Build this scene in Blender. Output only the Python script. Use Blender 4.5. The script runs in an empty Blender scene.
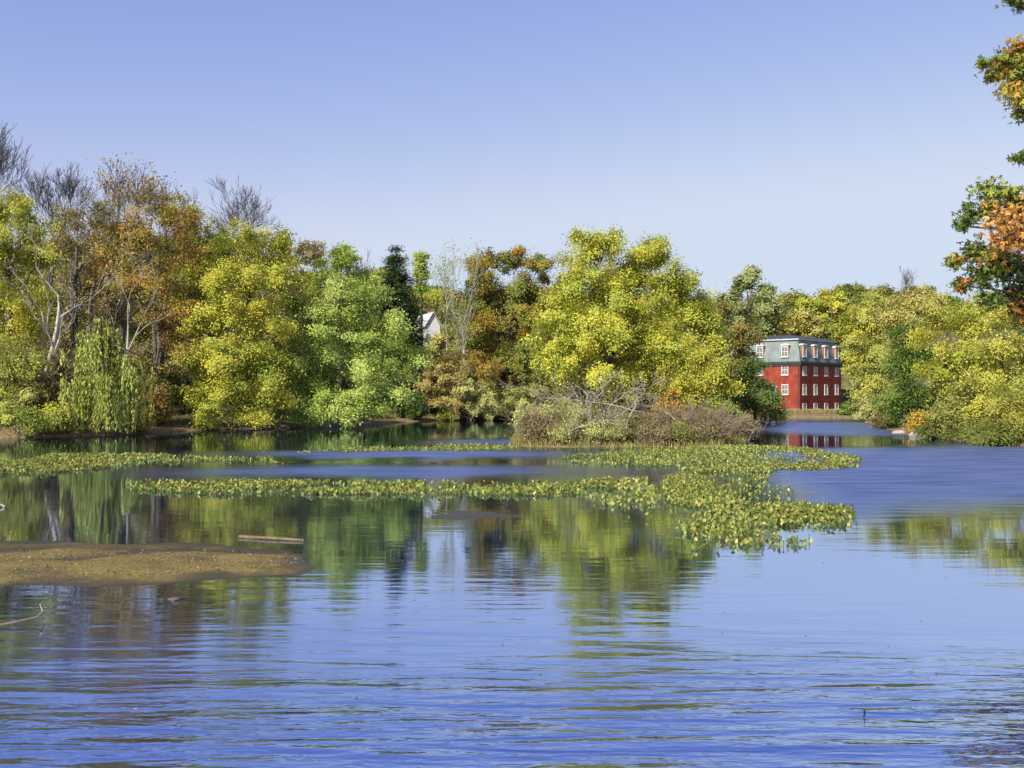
import bpy, math, random
import numpy as np
from math import radians as R, sin, cos, pi

S = bpy.context.scene
COL = S.collection
FP, HZ, CH = 995.0, 393.0, 3.5          # focal length in pixels, horizon row, eye height above the water

# ------------------------------------------------------------------ camera
cam = bpy.data.objects.new('camera', bpy.data.cameras.new('camera'))
COL.objects.link(cam)
cam.data.sensor_width = 36; cam.data.lens = FP*36/1024
cam.data.clip_start = 0.1; cam.data.clip_end = 6000
cam.location = (0, 0, CH); cam.rotation_euler = (R(90.0)+math.atan((HZ-384)/FP), 0, 0)
S.camera = cam

# ------------------------------------------------------------------ light
SUN_EL, SUN_AZ = 37.0, 217.0            # azimuth clockwise from +Y: behind the camera, to its left
w = bpy.data.worlds.new('World'); S.world = w; w.use_nodes = True
nt = w.node_tree; nt.nodes.clear()
sky = nt.nodes.new('ShaderNodeTexSky'); sky.sky_type = 'NISHITA'; sky.sun_disc = False
sky.sun_elevation = R(SUN_EL); sky.sun_rotation = R(SUN_AZ)
sky.air_density = 1.0; sky.dust_density = 1.0; sky.ozone_density = 3.2
# the photograph's grading of its sky, channel by channel: k*s^g
sep = nt.nodes.new('ShaderNodeSeparateColor'); com = nt.nodes.new('ShaderNodeCombineColor'); nt.links.new(sky.outputs[0], sep.inputs[0])
for i, (g_, k_) in enumerate(((1.12, 1.60), (.95, 1.0), (.38, .90))):
    pw = nt.nodes.new('ShaderNodeMath'); pw.operation = 'POWER'; pw.inputs[1].default_value = g_
    ml = nt.nodes.new('ShaderNodeMath'); ml.operation = 'MULTIPLY'; ml.inputs[1].default_value = k_*.17**(g_-1)
    sm = nt.nodes.new('ShaderNodeMath'); sm.operation = 'SMOOTH_MIN'; sm.inputs[1].default_value = (.64, .735, .90)[i]/.17; sm.inputs[2].default_value = .9
    nt.links.new(sep.outputs[i], pw.inputs[0]); nt.links.new(pw.outputs[0], ml.inputs[0]); nt.links.new(ml.outputs[0], sm.inputs[0]); nt.links.new(sm.outputs[0], com.inputs[i])
bg = nt.nodes.new('ShaderNodeBackground'); bg.inputs[1].default_value = 0.112
wo = nt.nodes.new('ShaderNodeOutputWorld')
nt.links.new(com.outputs[0], bg.inputs[0]); nt.links.new(bg.outputs[0], wo.inputs[0])
sl = bpy.data.lights.new('sun', 'SUN'); sl.energy = 4.9; sl.angle = R(0.53); sl.color = (1.0, 0.93, 0.80)
so = bpy.data.objects.new('sun', sl); COL.objects.link(so)
so.rotation_euler = (R(90-SUN_EL), 0, R(180-SUN_AZ))
so.location = (-60, -60, 80)
vs = S.view_settings
S.display_settings.display_device = 'sRGB'
vs.view_transform = 'Standard'; vs.look = 'None'; vs.gamma = 1; vs.use_curve_mapping = False; vs.exposure = 0.6
cy = S.cycles
cy.max_bounces = 6; cy.diffuse_bounces = 2; cy.glossy_bounces = 3; cy.transmission_bounces = 3; cy.transparent_max_bounces = 4
cy.sample_clamp_indirect = 6

# ------------------------------------------------------------------ helpers
def X_(px, D): return (px-512)/FP*D
def Z_(py, D): return CH+(HZ-py)/FP*D
def dist(py): return CH*FP/(py-HZ)
def G(px, py): D = dist(py); return (X_(px, D), D)

def tag(o, label=None, cat=None, group=None, kind=None):
    if label: o['label'] = label
    if cat: o['category'] = cat
    if group: o['group'] = group
    if kind: o['kind'] = kind
    return o
def empty(name, loc, rz=0):
    o = bpy.data.objects.new(name, None); COL.objects.link(o); o.location = loc; o.rotation_euler.z = rz
    o.empty_display_size = 0.3
    return o
def link(name, me, mat, parent=None, loc=(0, 0, 0)):
    o = bpy.data.objects.new(name, me); COL.objects.link(o); o.location = loc
    if mat is not None: me.materials.append(mat)
    if parent is not None: o.parent = parent
    return o
def mesh_np(name, V, F, col=None, smooth=False):
    """V (n,3); F (m,k) faces with k corners each; col (n,3) per point"""
    V = np.asarray(V, dtype=np.float32); F = np.asarray(F, dtype=np.int32)
    me = bpy.data.meshes.new(name); k = F.shape[1]
    me.vertices.add(len(V)); me.vertices.foreach_set('co', V.ravel())
    me.loops.add(F.size); me.loops.foreach_set('vertex_index', F.ravel())
    me.polygons.add(len(F)); me.polygons.foreach_set('loop_start', np.arange(0, F.size, k, dtype=np.int32))
    if smooth: me.polygons.foreach_set('use_smooth', np.ones(len(F), dtype=bool))
    me.update(calc_edges=True)
    if col is not None:
        a = me.color_attributes.new('Col', 'FLOAT_COLOR', 'POINT')
        c = np.ones((len(V), 4), dtype=np.float32); c[:, :3] = col
        a.data.foreach_set('color', c.ravel())
    return me

class Tubes:
    def __init__(s): s.v = []; s.f = []
    def tube(s, pts, rad, k=5, cap=True):
        b = len(s.v); n = len(pts); pv = None
        for i in range(n):
            a = pts[max(i-1, 0)]; c = pts[min(i+1, n-1)]
            dx, dy, dz = c[0]-a[0], c[1]-a[1], c[2]-a[2]
            l = math.sqrt(dx*dx+dy*dy+dz*dz) or 1; dx /= l; dy /= l; dz /= l
            if abs(dz) < .8: ux, uy, uz = -dy, dx, 0.0
            else: ux, uy, uz = 0.0, -dz, dy
            m = math.sqrt(ux*ux+uy*uy+uz*uz) or 1; ux /= m; uy /= m; uz /= m
            vx, vy, vz = dy*uz-dz*uy, dz*ux-dx*uz, dx*uy-dy*ux
            r = rad[i]; p = pts[i]
            for j in range(k):
                t = 2*pi*j/k; cc, ss = cos(t)*r, sin(t)*r
                s.v.append((p[0]+ux*cc+vx*ss, p[1]+uy*cc+vy*ss, p[2]+uz*cc+vz*ss))
        for i in range(n-1):
            for j in range(k):
                j2 = (j+1) % k
                s.f.append((b+i*k+j, b+i*k+j2, b+(i+1)*k+j2, b+(i+1)*k+j))
        if cap and k == 4: s.f.append((b, b+3, b+2, b+1)); e = b+(n-1)*k; s.f.append((e, e+1, e+2, e+3))
    def mesh(s, name): return mesh_np(name, s.v, s.f, smooth=True)

def bm_mesh(name, V, F):
    me = bpy.data.meshes.new(name); me.from_pydata(V, [], F); me.update(); return me
class Boxes:
    """boxes / prisms gathered into one mesh"""
    def __init__(s): s.v = []; s.f = []
    def box(s, x0, x1, y0, y1, z0, z1):
        b = len(s.v)
        s.v += [(x0,y0,z0),(x1,y0,z0),(x1,y1,z0),(x0,y1,z0),(x0,y0,z1),(x1,y0,z1),(x1,y1,z1),(x0,y1,z1)]
        s.f += [tuple(b+i for i in q) for q in ((0,3,2,1),(4,5,6,7),(0,1,5,4),(1,2,6,5),(2,3,7,6),(3,0,4,7))]
    def hexa(s, lo, hi):
        b = len(s.v); n = len(lo); s.v += list(lo)+list(hi)
        s.f.append(tuple(b+i for i in range(n-1, -1, -1))); s.f.append(tuple(b+n+i for i in range(n)))
        for i in range(n): j = (i+1) % n; s.f.append((b+i, b+j, b+n+j, b+n+i))
    def build(s, name, mat, parent, loc=(0,0,0)): return link(name, bm_mesh(name, s.v, s.f), mat, parent, loc)

# ------------------------------------------------------------------ materials
def mat(name):
    m = bpy.data.materials.new(name); m.use_nodes = True
    nd = m.node_tree.nodes; p = nd['Principled BSDF']
    return m, nd, m.node_tree.links, p
def noisy(name, c1, c2, scale=3.0, rough=0.8, bump=0.0, detail=5, c3=None, stretch=(1, 1, 1), spec=0.3):
    m, nd, L, p = mat(name)
    tc = nd.new('ShaderNodeTexCoord'); mp = nd.new('ShaderNodeMapping'); mp.inputs['Scale'].default_value = stretch
    n = nd.new('ShaderNodeTexNoise'); n.inputs['Scale'].default_value = scale; n.inputs['Detail'].default_value = detail
    n.inputs['Roughness'].default_value = .65
    cr = nd.new('ShaderNodeValToRGB'); e = cr.color_ramp.elements
    e[0].position = .3; e[0].color = (*c1, 1); e[1].position = .7; e[1].color = (*c2, 1)
    if c3: q = e.new(.5); q.color = (*c3, 1)
    L.new(tc.outputs['Object'], mp.inputs[0]); L.new(mp.outputs[0], n.inputs[0]); L.new(n.outputs[0], cr.inputs[0]); L.new(cr.outputs[0], p.inputs['Base Color'])
    p.inputs['Roughness'].default_value = rough; p.inputs['Specular IOR Level'].default_value = spec
    if bump:
        b = nd.new('ShaderNodeBump'); b.inputs['Strength'].default_value = bump; b.inputs['Distance'].default_value = .1
        L.new(n.outputs[0], b.inputs['Height']); L.new(b.outputs[0], p.inputs['Normal'])
    return m
def foliage_mat(name, transl=0.24, rough=.55):
    m, nd, L, p = mat(name)
    at = nd.new('ShaderNodeAttribute'); at.attribute_name = 'Col'
    L.new(at.outputs['Color'], p.inputs['Base Color'])
    p.inputs['Roughness'].default_value = rough; p.inputs['Specular IOR Level'].default_value = .10
    tr = nd.new('ShaderNodeBsdfTranslucent'); mx = nd.new('ShaderNodeMixShader'); mx.inputs[0].default_value = transl
    L.new(at.outputs['Color'], tr.inputs[0]); L.new(p.outputs[0], mx.inputs[1]); L.new(tr.outputs[0], mx.inputs[2])
    L.new(mx.outputs[0], nd['Material Output'].inputs[0])
    return m
M = {}
M['leaf'] = foliage_mat('foliage')
M['pad'] = foliage_mat('pond_leaf', .25, .4)
M['grassblade'] = foliage_mat('grass_blades', .3, .7)
M['bark'] = noisy('bark', (.055, .045, .035), (.15, .125, .10), 2.5, .9, .6, stretch=(3, 3, .5))
M['palebark'] = noisy('pale_bark', (.28, .26, .21), (.52, .49, .42), 1.3, .85, .3, stretch=(2, 2, .7))
M['greybark'] = noisy('grey_bark', (.085, .075, .085), (.17, .155, .16), 2.5, .9, .3, stretch=(3, 3, .5))
M['twig'] = noisy('twigs', (.15, .11, .075), (.30, .23, .16), 1.5, .9)
M['dead'] = noisy('dead_wood', (.20, .17, .13), (.42, .37, .30), 3, .9, .4)

# ------------------------------------------------------------------ terrain
def W(px, D): return (X_(px, D), D)
POND = [(-80, 4), (-95, 60), (-62, 71), W(-40, 75), W(0, 77), W(60, 80), W(120, 84), W(160, 89), W(200, 93), W(300, 101), W(380, 111), W(410, 121),
        W(440, 127), W(500, 131), W(560, 135), W(640, 142), W(720, 144), W(775, 140), W(815, 139), W(850, 138), W(862, 132), W(864, 122), W(872, 110),
        W(890, 95), W(910, 84), W(940, 76), W(980, 69), W(1024, 64), W(1060, 52), (20.5, 36), (16.2, 26), (13.2, 19), (12, 10), (9, 4)]
ISLE = [W(508, 67), W(530, 64.6), W(600, 64), W(680, 64), W(725, 65), W(746, 70), W(750, 90), W(770, 107), W(776, 114), W(765, 121), W(700, 124), W(600, 113), W(550, 100), W(515, 82)]
def sdist(x, y, poly):
    """signed distance, positive inside"""
    P = np.asarray(poly, float); x = np.asarray(x, float); y = np.asarray(y, float)
    d = np.full(x.shape, 1e9); ins = np.zeros(x.shape, bool)
    for i in range(len(P)):
        ax, ay = P[i]; bx, by = P[(i+1) % len(P)]
        ex, ey = bx-ax, by-ay
        t = np.clip(((x-ax)*ex+(y-ay)*ey)/(ex*ex+ey*ey), 0, 1)
        d = np.minimum(d, np.hypot(x-ax-t*ex, y-ay-t*ey))
        c = (ay > y) != (by > y)
        with np.errstate(divide='ignore', invalid='ignore'):
            xi = ax+(y-ay)*ex/(ey if ey else 1e-9)
        ins ^= c & (x < xi)
    return np.where(ins, d, -d)
_r0 = np.random.default_rng(5)
_nz = [( _r0.uniform(.15, .9), _r0.uniform(0, 6.28), _r0.uniform(0, 6.28)) for _ in range(14)]
def wob(x, y):
    s = 0
    for k, a, p in _nz: s = s+np.sin(k*(x*math.cos(a)+y*math.sin(a))+p)/(1+2*k)
    return s/4
def sstep(a, b, t): t = np.clip((t-a)/(b-a), 0, 1); return t*t*(3-2*t)
def height(x, y):
    x = np.asarray(x, float); y = np.asarray(y, float)
    n = wob(x, y)
    sp = -sdist(x, y, POND)+n*.9; si = sdist(x, y, ISLE)+n*.7
    slope = .06+.11*sstep(-5, -30, x)+.10*sstep(150, 200, y)+.05*sstep(30, 60, x)+.10*sstep(30, 5, x)*sstep(150, 210, y)
    pad = np.exp(-(((x-50)/27)**2+((y-163)/24)**2)**2)        # the level ground round the mill
    hp = np.where(sp > 0, .45*(1-np.exp(-sp/1.3))+slope*(1-.97*pad)*np.minimum(np.maximum(sp-2, 0), 75)+.25*n*sstep(1, 8, sp)*(1-pad), np.maximum(sp*.35, -1.8))
    hi = np.where(si > 0, .5*(1-np.exp(-si/3))+.08*n, np.maximum(si*.35, -1.8))
    return np.maximum(hp, hi)
def ground(x, y): return float(height(np.array([x]), np.array([y]))[0])
xs = np.concatenate([np.linspace(-2500, -260, 14)[:-1], np.linspace(-260, -90, 40)[:-1], np.linspace(-90, 90, 240)[:-1], np.linspace(90, 260, 40)[:-1], np.linspace(260, 2500, 14)])
ys = np.concatenate([np.linspace(-600, -30, 10)[:-1], np.linspace(-30, 50, 50)[:-1], np.linspace(50, 160, 190)[:-1], np.linspace(160, 330, 60)[:-1], np.linspace(330, 3500, 16)])
def grid(name, xs, ys, hf, smooth=True):
    gx, gy = np.meshgrid(xs, ys); z = hf(gx, gy)
    V = np.stack([gx.ravel(), gy.ravel(), z.ravel()], 1); nx = len(xs)
    i = (np.arange(len(ys)-1)[:, None]*nx+np.arange(nx-1)[None, :]).ravel()
    return mesh_np(name, V, np.stack([i, i+1, i+nx+1, i+nx], 1), smooth=smooth)
def ground_mat():
    m, nd, L, p = mat('bank_soil')
    ge = nd.new('ShaderNodeNewGeometry'); sx = nd.new('ShaderNodeSeparateXYZ'); L.new(ge.outputs['Position'], sx.inputs[0])
    n = nd.new('ShaderNodeTexNoise'); n.inputs['Scale'].default_value = .6; n.inputs['Detail'].default_value = 8; n.inputs['Roughness'].default_value = .7
    L.new(ge.outputs['Position'], n.inputs[0])
    n2 = nd.new('ShaderNodeTexNoise'); n2.inputs['Scale'].default_value = 3; n2.inputs['Detail'].default_value = 6; L.new(ge.outputs['Position'], n2.inputs[0])
    lo = nd.new('ShaderNodeValToRGB'); lo.color_ramp.elements[0].color = (.10, .075, .035, 1); lo.color_ramp.elements[1].color = (.27, .20, .095, 1)
    lo.color_ramp.elements[0].position = .3; lo.color_ramp.elements[1].position = .65
    hi = nd.new('ShaderNodeValToRGB'); hi.color_ramp.elements[0].color = (.07, .055, .03, 1); hi.color_ramp.elements[1].color = (.15, .16, .05, 1)
    hi.color_ramp.elements[0].position = .4; hi.color_ramp.elements[1].position = .62
    L.new(n2.outputs[0], lo.inputs[0]); L.new(n.outputs[0], hi.inputs[0])
    mr = nd.new('ShaderNodeMapRange'); mr.inputs['From Min'].default_value = .42; mr.inputs['From Max'].default_value = .75
    ad = nd.new('ShaderNodeMath'); ad.operation = 'MULTIPLY_ADD'; ad.inputs[1].default_value = .5; L.new(n.outputs[0], ad.inputs[0]); L.new(sx.outputs[2], ad.inputs[2])
    sb = nd.new('ShaderNodeMath'); sb.operation = 'SUBTRACT'; sb.inputs[1].default_value = .25; L.new(ad.outputs[0], sb.inputs[0])
    L.new(sb.outputs[0], mr.inputs[0])
    mx = nd.new('ShaderNodeMix'); mx.data_type = 'RGBA'; L.new(mr.outputs[0], mx.inputs[0]); L.new(lo.outputs[0], mx.inputs[6]); L.new(hi.outputs[0], mx.inputs[7])
    L.new(mx.outputs[2], p.inputs['Base Color']); p.inputs['Roughness'].default_value = .95; p.inputs['Specular IOR Level'].default_value = .15
    b = nd.new('ShaderNodeBump'); b.inputs['Strength'].default_value = .6; b.inputs['Distance'].default_value = .2; L.new(n2.outputs[0], b.inputs['Height']); L.new(b.outputs[0], p.inputs['Normal'])
    return m
tag(link('ground', grid('ground', xs, ys, height), ground_mat()), kind='structure')

# ------------------------------------------------------------------ water
def blob(x, y, cx, cy_, rx, ry, p=1.0):
    return np.exp(-(((x-cx)/rx)**2+((y-cy_)/ry)**2)**p)
def ruffle(x, y):
    """how strongly the breeze ruffles the pond here: 0 mirror calm, 1 rippled"""
    n = wob(x*.55, y*.75+9); n2 = wob(x*1.5+40, y*2.2)
    r = .03+0*x
    r += .10*sstep(16.8, 12.0, y+.08*x+n*1.6)                             # open water at the near shore
    r += .9*blob(x+n*3, y+n2*2, -6, 57, 11.5, 4.2, 1.5)                    # bright bands before the islet
    r += .8*blob(x+n*2, y+n2*1.5, -6, 44.5, 9.5, 4.0, 1.5)
    r += .7*blob(x+n*2, y+n2*1.2, 1, 71, 6.5, 5, 1.5)
    r += 1.0*sstep(9, 13.5, x-.10*(y-40)+n*2.0)*sstep(25, 34, y+n*3)*sstep(66, 54, y-.7*(x-20)+n*2)   # the channel to the mill
    r += .8*blob(x, y, 35, 100, 13, 24, 2)*sstep(70, 84, y)
    r *= 1-.97*sstep(.34, .42, x/np.maximum(y, 5)+n*.03)*sstep(40, 27, y+n*3)
    r += .05*n2
    return np.clip(r, .012, 1)
def chop(x, y):
    n = wob(x*.55, y*.75+9)
    return np.clip(.95*sstep(14.4, 9.4, y+.06*x+n*2)+.05*sstep(22, 17, y+n*2)+ruffle(x, y)*.9+.008, .008, 1)
wx = np.concatenate([np.linspace(-140, -60, 60)[:-1], np.linspace(-60, 70, 330)[:-1], np.linspace(70, 120, 30)])
wy = np.concatenate([np.linspace(-10, 40, 200)[:-1], np.linspace(40, 170, 260)])
wm = grid('water', wx, wy, lambda x, y: x*0)
gx, gy = np.meshgrid(wx, wy)
a = wm.attributes.new('ruffle', 'FLOAT', 'POINT'); a.data.foreach_set('value', ruffle(gx.ravel(), gy.ravel()).astype(np.float32))
a = wm.attributes.new('chop', 'FLOAT', 'POINT'); a.data.foreach_set('value', chop(gx.ravel(), gy.ravel()).astype(np.float32))
def water_mat():
    m, nd, L, p = mat('pond_water')
    ge = nd.new('ShaderNodeNewGeometry')
    at = nd.new('ShaderNodeAttribute'); at.attribute_name = 'ruffle'
    ch = nd.new('ShaderNodeAttribute'); ch.attribute_name = 'chop'
    def noise(sx, sy, rot, detail=2, rough=.5, dist_=0.0):
        mp = nd.new('ShaderNodeMapping'); mp.inputs['Scale'].default_value = (sx, sy, 1); mp.inputs['Rotation'].default_value = (0, 0, R(rot))
        n = nd.new('ShaderNodeTexNoise'); n.inputs['Scale'].default_value = 1; n.inputs['Detail'].default_value = detail; n.inputs['Roughness'].default_value = rough
        n.inputs['Distortion'].default_value = dist_
        L.new(ge.outputs['Position'], mp.inputs[0]); L.new(mp.outputs[0], n.inputs[0]); return n
    def math_(op, a, b, c=None):
        q = nd.new('ShaderNodeMath'); q.operation = op
        for i, v in enumerate((a, b, c)):
            if v is None: continue
            if isinstance(v, (int, float)): q.inputs[i].default_value = v
            else: L.new(v, q.inputs[i])
        return q.outputs[0]
    n1 = noise(.30, 1.55, 12, 1, .4, .6)     # long low swells of the breeze
    n2 = noise(2.2, 7.5, -6, 2, .55, .4)    # ripples
    n3 = noise(9, 16, 15, 1, .5)            # cat's paws
    h = math_('MULTIPLY', n1.outputs[0], .062)
    n1b = noise(.55, 3.3, 10, 1, .4, .7)    # the shorter ripples riding on them
    h = math_('MULTIPLY_ADD', n1b.outputs[0], .034, h)
    h = math_('MULTIPLY_ADD', n2.outputs[0], .013, h)
    h = math_('MULTIPLY_ADD', n3.outputs[0], .003, h)
    rf = math_('MULTIPLY_ADD', ch.outputs['Fac'], 1.0, .006)
    h = math_('MULTIPLY', h, rf)
    b = nd.new('ShaderNodeBump'); b.inputs['Strength'].default_value = 1; b.inputs['Distance'].default_value = 1.0; L.new(h, b.inputs['Height'])
    gl = nd.new('ShaderNodeBsdfGlossy'); gl.inputs[0].default_value = (.63, .73, .95, 1)
    n5 = noise(.3, 1.6, -5, 3, .6, .3); ro = math_('MULTIPLY_ADD', math_('MULTIPLY', at.outputs['Fac'], math_('MULTIPLY_ADD', n5.outputs[0], 1.0, .5)), .42, .022); L.new(ro, gl.inputs['Roughness']); L.new(b.outputs[0], gl.inputs['Normal'])
    df = nd.new('ShaderNodeBsdfDiffuse'); df.inputs[0].default_value = (.020, .029, .095, 1)
    fr = nd.new('ShaderNodeFresnel'); fr.inputs[0].default_value = 1.75; L.new(b.outputs[0], fr.inputs['Normal'])
    mx = nd.new('ShaderNodeMixShader'); n4 = noise(.22, 1.1, 4, 3, .6, .3); md = math_('MULTIPLY_ADD', n4.outputs[0], 1.3, .35); ru = math_('MULTIPLY', at.outputs['Fac'], md); rf0 = math_('MULTIPLY_ADD', ru, -.54, .76); rfl = math_('MULTIPLY_ADD', fr.outputs[0], .30, rf0); L.new(rfl, mx.inputs[0]); L.new(df.outputs[0], mx.inputs[1]); L.new(gl.outputs[0], mx.inputs[2])
    L.new(mx.outputs[0], nd['Material Output'].inputs[0]); nd.remove(p)
    return m
tag(link('water', wm, water_mat()), kind='structure')

# mud bars that stand just clear of the water
def mudbar(name, pts, hmax, edge, m, res=.12, drop=0.0):
    P = [G(*p) for p in pts]; A = np.array(P)
    x0, y0 = A.min(0)-1; x1, y1 = A.max(0)+1
    def hf(x, y):
        n = wob(x*3, y*4); s = sdist(x, y, P)+n*.45+.10*wob(x*9, y*11)
        return np.where(s > 0, hmax*(1-np.exp(-s/edge))*(1+.9*wob(x*4, y*6))+.012*wob(x*2.5, y*7)-drop, np.maximum(s*.25, -.12))
    return tag(link(name, grid(name, np.arange(x0, x1, res), np.arange(y0, y1, res), hf), m), kind='structure')
def mud_mat(name, dry1, dry2, wet, z0, z1):
    m, nd, L, p = mat(name)
    ge = nd.new('ShaderNodeNewGeometry'); sx = nd.new('ShaderNodeSeparateXYZ'); L.new(ge.outputs['Position'], sx.inputs[0])
    n = nd.new('ShaderNodeTexNoise'); n.inputs['Scale'].default_value = 1.3; n.inputs['Detail'].default_value = 10; n.inputs['Roughness'].default_value = .72; L.new(ge.outputs['Position'], n.inputs[0])
    f = nd.new('ShaderNodeTexNoise'); f.inputs['Scale'].default_value = 14; f.inputs['Detail'].default_value = 4; L.new(ge.outputs['Position'], f.inputs[0])
    av = nd.new('ShaderNodeMath'); av.operation = 'MULTIPLY_ADD'; av.inputs[1].default_value = .5; L.new(f.outputs[0], av.inputs[0])
    hf_ = nd.new('ShaderNodeMath'); hf_.operation = 'MULTIPLY'; hf_.inputs[1].default_value = .5; L.new(n.outputs[0], hf_.inputs[0]); L.new(hf_.outputs[0], av.inputs[2])
    cr = nd.new('ShaderNodeValToRGB'); e = cr.color_ramp.elements; e[0].position = .36; e[0].color = (*dry1, 1); e[1].position = .64; e[1].color = (*dry2, 1); L.new(av.outputs[0], cr.inputs[0])
    mr = nd.new('ShaderNodeMapRange'); mr.inputs['From Min'].default_value = z0; mr.inputs['From Max'].default_value = z1
    ad = nd.new('ShaderNodeMath'); ad.operation = 'MULTIPLY_ADD'; ad.inputs[1].default_value = .07; L.new(n.outputs[0], ad.inputs[0]); L.new(sx.outputs[2], ad.inputs[2])
    sb = nd.new('ShaderNodeMath'); sb.operation = 'SUBTRACT'; sb.inputs[1].default_value = .035; L.new(ad.outputs[0], sb.inputs[0]); L.new(sb.outputs[0], mr.inputs[0])
    mx = nd.new('ShaderNodeMix'); mx.data_type = 'RGBA'; L.new(mr.outputs[0], mx.inputs[0]); mx.inputs[6].default_value = (*wet, 1); L.new(cr.outputs[0], mx.inputs[7]); L.new(mx.outputs[2], p.inputs['Base Color'])
    rr = nd.new('ShaderNodeMapRange'); rr.inputs['To Min'].default_value = .35; rr.inputs['To Max'].default_value = .9; L.new(mr.outputs[0], rr.inputs[0]); L.new(rr.outputs[0], p.inputs['Roughness'])
    b = nd.new('ShaderNodeBump'); b.inputs['Strength'].default_value = .7; b.inputs['Distance'].default_value = .05; L.new(av.outputs[0], b.inputs['Height']); L.new(b.outputs[0], p.inputs['Normal'])
    p.inputs['Specular IOR Level'].default_value = .2
    return m
M['mud'] = mud_mat('mud_flat', (.080, .062, .020), (.225, .170, .052), (.05, .038, .015), .012, .05)
M['wetmud'] = mud_mat('wet_mud', (.05, .04, .016), (.11, .082, .034), (.035, .028, .012), .01, .05)
mudbar('mudflat', [(-70, 552), (60, 549), (200, 550), (295, 556), (319, 567), (300, 575), (200, 580), (100, 584), (-70, 589)], .08, .7, M['mud'])
mudbar('wet_mudflat', [(-70, 541), (60, 541), (110, 543), (200, 543), (290, 551), (300, 556), (150, 553), (-70, 554)], .06, .5, M['wetmud'])
mudbar('mud_shallows', [(385, 512), (450, 511), (545, 513), (575, 517), (520, 522), (430, 520)], .010, .4, M['wetmud'], .08, .008)

# ------------------------------------------------------------------ foliage generators
def leaf_quads(rng, C, bias, size, aspect=.55):
    n = len(C)
    nr = rng.normal(size=(n, 3)); nr /= np.linalg.norm(nr, axis=1)[:, None]
    nr = nr+bias; nr /= np.linalg.norm(nr, axis=1)[:, None]+1e-9
    t = rng.normal(size=(n, 3)); t -= nr*(t*nr).sum(1)[:, None]; t /= np.linalg.norm(t, axis=1)[:, None]+1e-9
    b = np.cross(nr, t)
    s = (size*rng.uniform(.65, 1.35, n))[:, None]
    V = np.stack([C-t*s*.5, C+b*s*.5*aspect+t*s*.05, C+t*s*.5, C-b*s*.5*aspect+t*s*.05], 1).reshape(-1, 3)
    return V, np.arange(n*4).reshape(-1, 4)
def pick(rng, pal, n):
    w_ = np.array([p[1] for p in pal], float); w_ /= w_.sum()
    return np.array([p[0] for p in pal], float)[rng.choice(len(pal), n, p=w_)]
def clump_leaves(rng, cl, csig, nper, size, ccol, outward, flat=.75, jit=.15):
    """leaves round each clump centre"""
    n = len(cl)*nper
    idx = np.repeat(np.arange(len(cl)), nper)
    C = cl[idx]+rng.normal(size=(n, 3))*np.asarray(csig)[idx][:, None]*np.array([1, 1, flat])
    bias = outward[idx]*1.5+np.array([0, 0, .5])
    V, F = leaf_quads(rng, C, bias, size)
    c = ccol[idx]*np.array([.95, .98, 1.1])*rng.uniform(1-jit, 1+jit, (n, 1))*rng.uniform(.95, 1.05, (n, 3))
    return V, F, np.repeat(c, 4, axis=0)
def lobed_crown(rng, lobes, pal, dens, leaf, csz=.5, nper=22, mixc=.5):
    """lobes: list of (x,y,z,r).  Leaf clumps fill the shell of each lobe."""
    CL, OUT, COLR, SIG = [], [], [], []
    cx_ = np.mean([l[0] for l in lobes]); cy_ = np.mean([l[1] for l in lobes])
    out = []
    for (x, y, z, r) in lobes:                      # each bough carries a few smaller ones of its own
        out.append((x, y, z, r*.9))
        for q in range(3):
            u = rng.normal(size=3); u /= np.linalg.norm(u); u[2] = abs(u[2])*.9-.2
            f = r*rng.uniform(.7, 1.1); out.append((x+u[0]*f, y+u[1]*f, z+u[2]*f, r*rng.uniform(.26, .5)))
    for (x, y, z, r) in out:                        # leaf sprays fan out and up from the heart of the bough
        n = max(6, int(dens*1.12*r*r)); ns = max(3, int(n/9))
        ax = np.array([x-cx_, y-cy_, 0]); ax /= np.linalg.norm(ax)+.6
        d = rng.normal(size=(ns, 3))+ax*.5+np.array([0, 0, .35]); d /= np.linalg.norm(d, axis=1)[:, None]
        ln = r*rng.uniform(.65, 1.3, ns); k = rng.integers(ns, size=n); tt = 1.05*rng.random(n)**.55
        d2 = d[k]; droop = np.zeros((n, 3)); droop[:, 2] = -.18*r*tt*tt
        CL.append(np.array([x, y, z])+d2*(ln[k]*tt)[:, None]+rng.normal(size=(n, 3))*(.17*r*(1.15-.6*tt))[:, None]+droop); OUT.append(d2)
        lc = pick(rng, pal, 1); sc_ = pick(rng, pal, ns)[k]
        m = rng.random((n, 1))*mixc*.8
        COLR.append((lc*.5+sc_*.5)*(1-m)+pick(rng, pal, n)*m); SIG.append(csz*(1.15-.55*tt)*rng.uniform(.7, 1.2, n))
    CL = np.concatenate(CL); OUT = np.concatenate(OUT); COLR = np.concatenate(COLR); SIG = np.concatenate(SIG)
    return CL, clump_leaves(rng, CL, SIG, nper, leaf, COLR, OUT)

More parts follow.
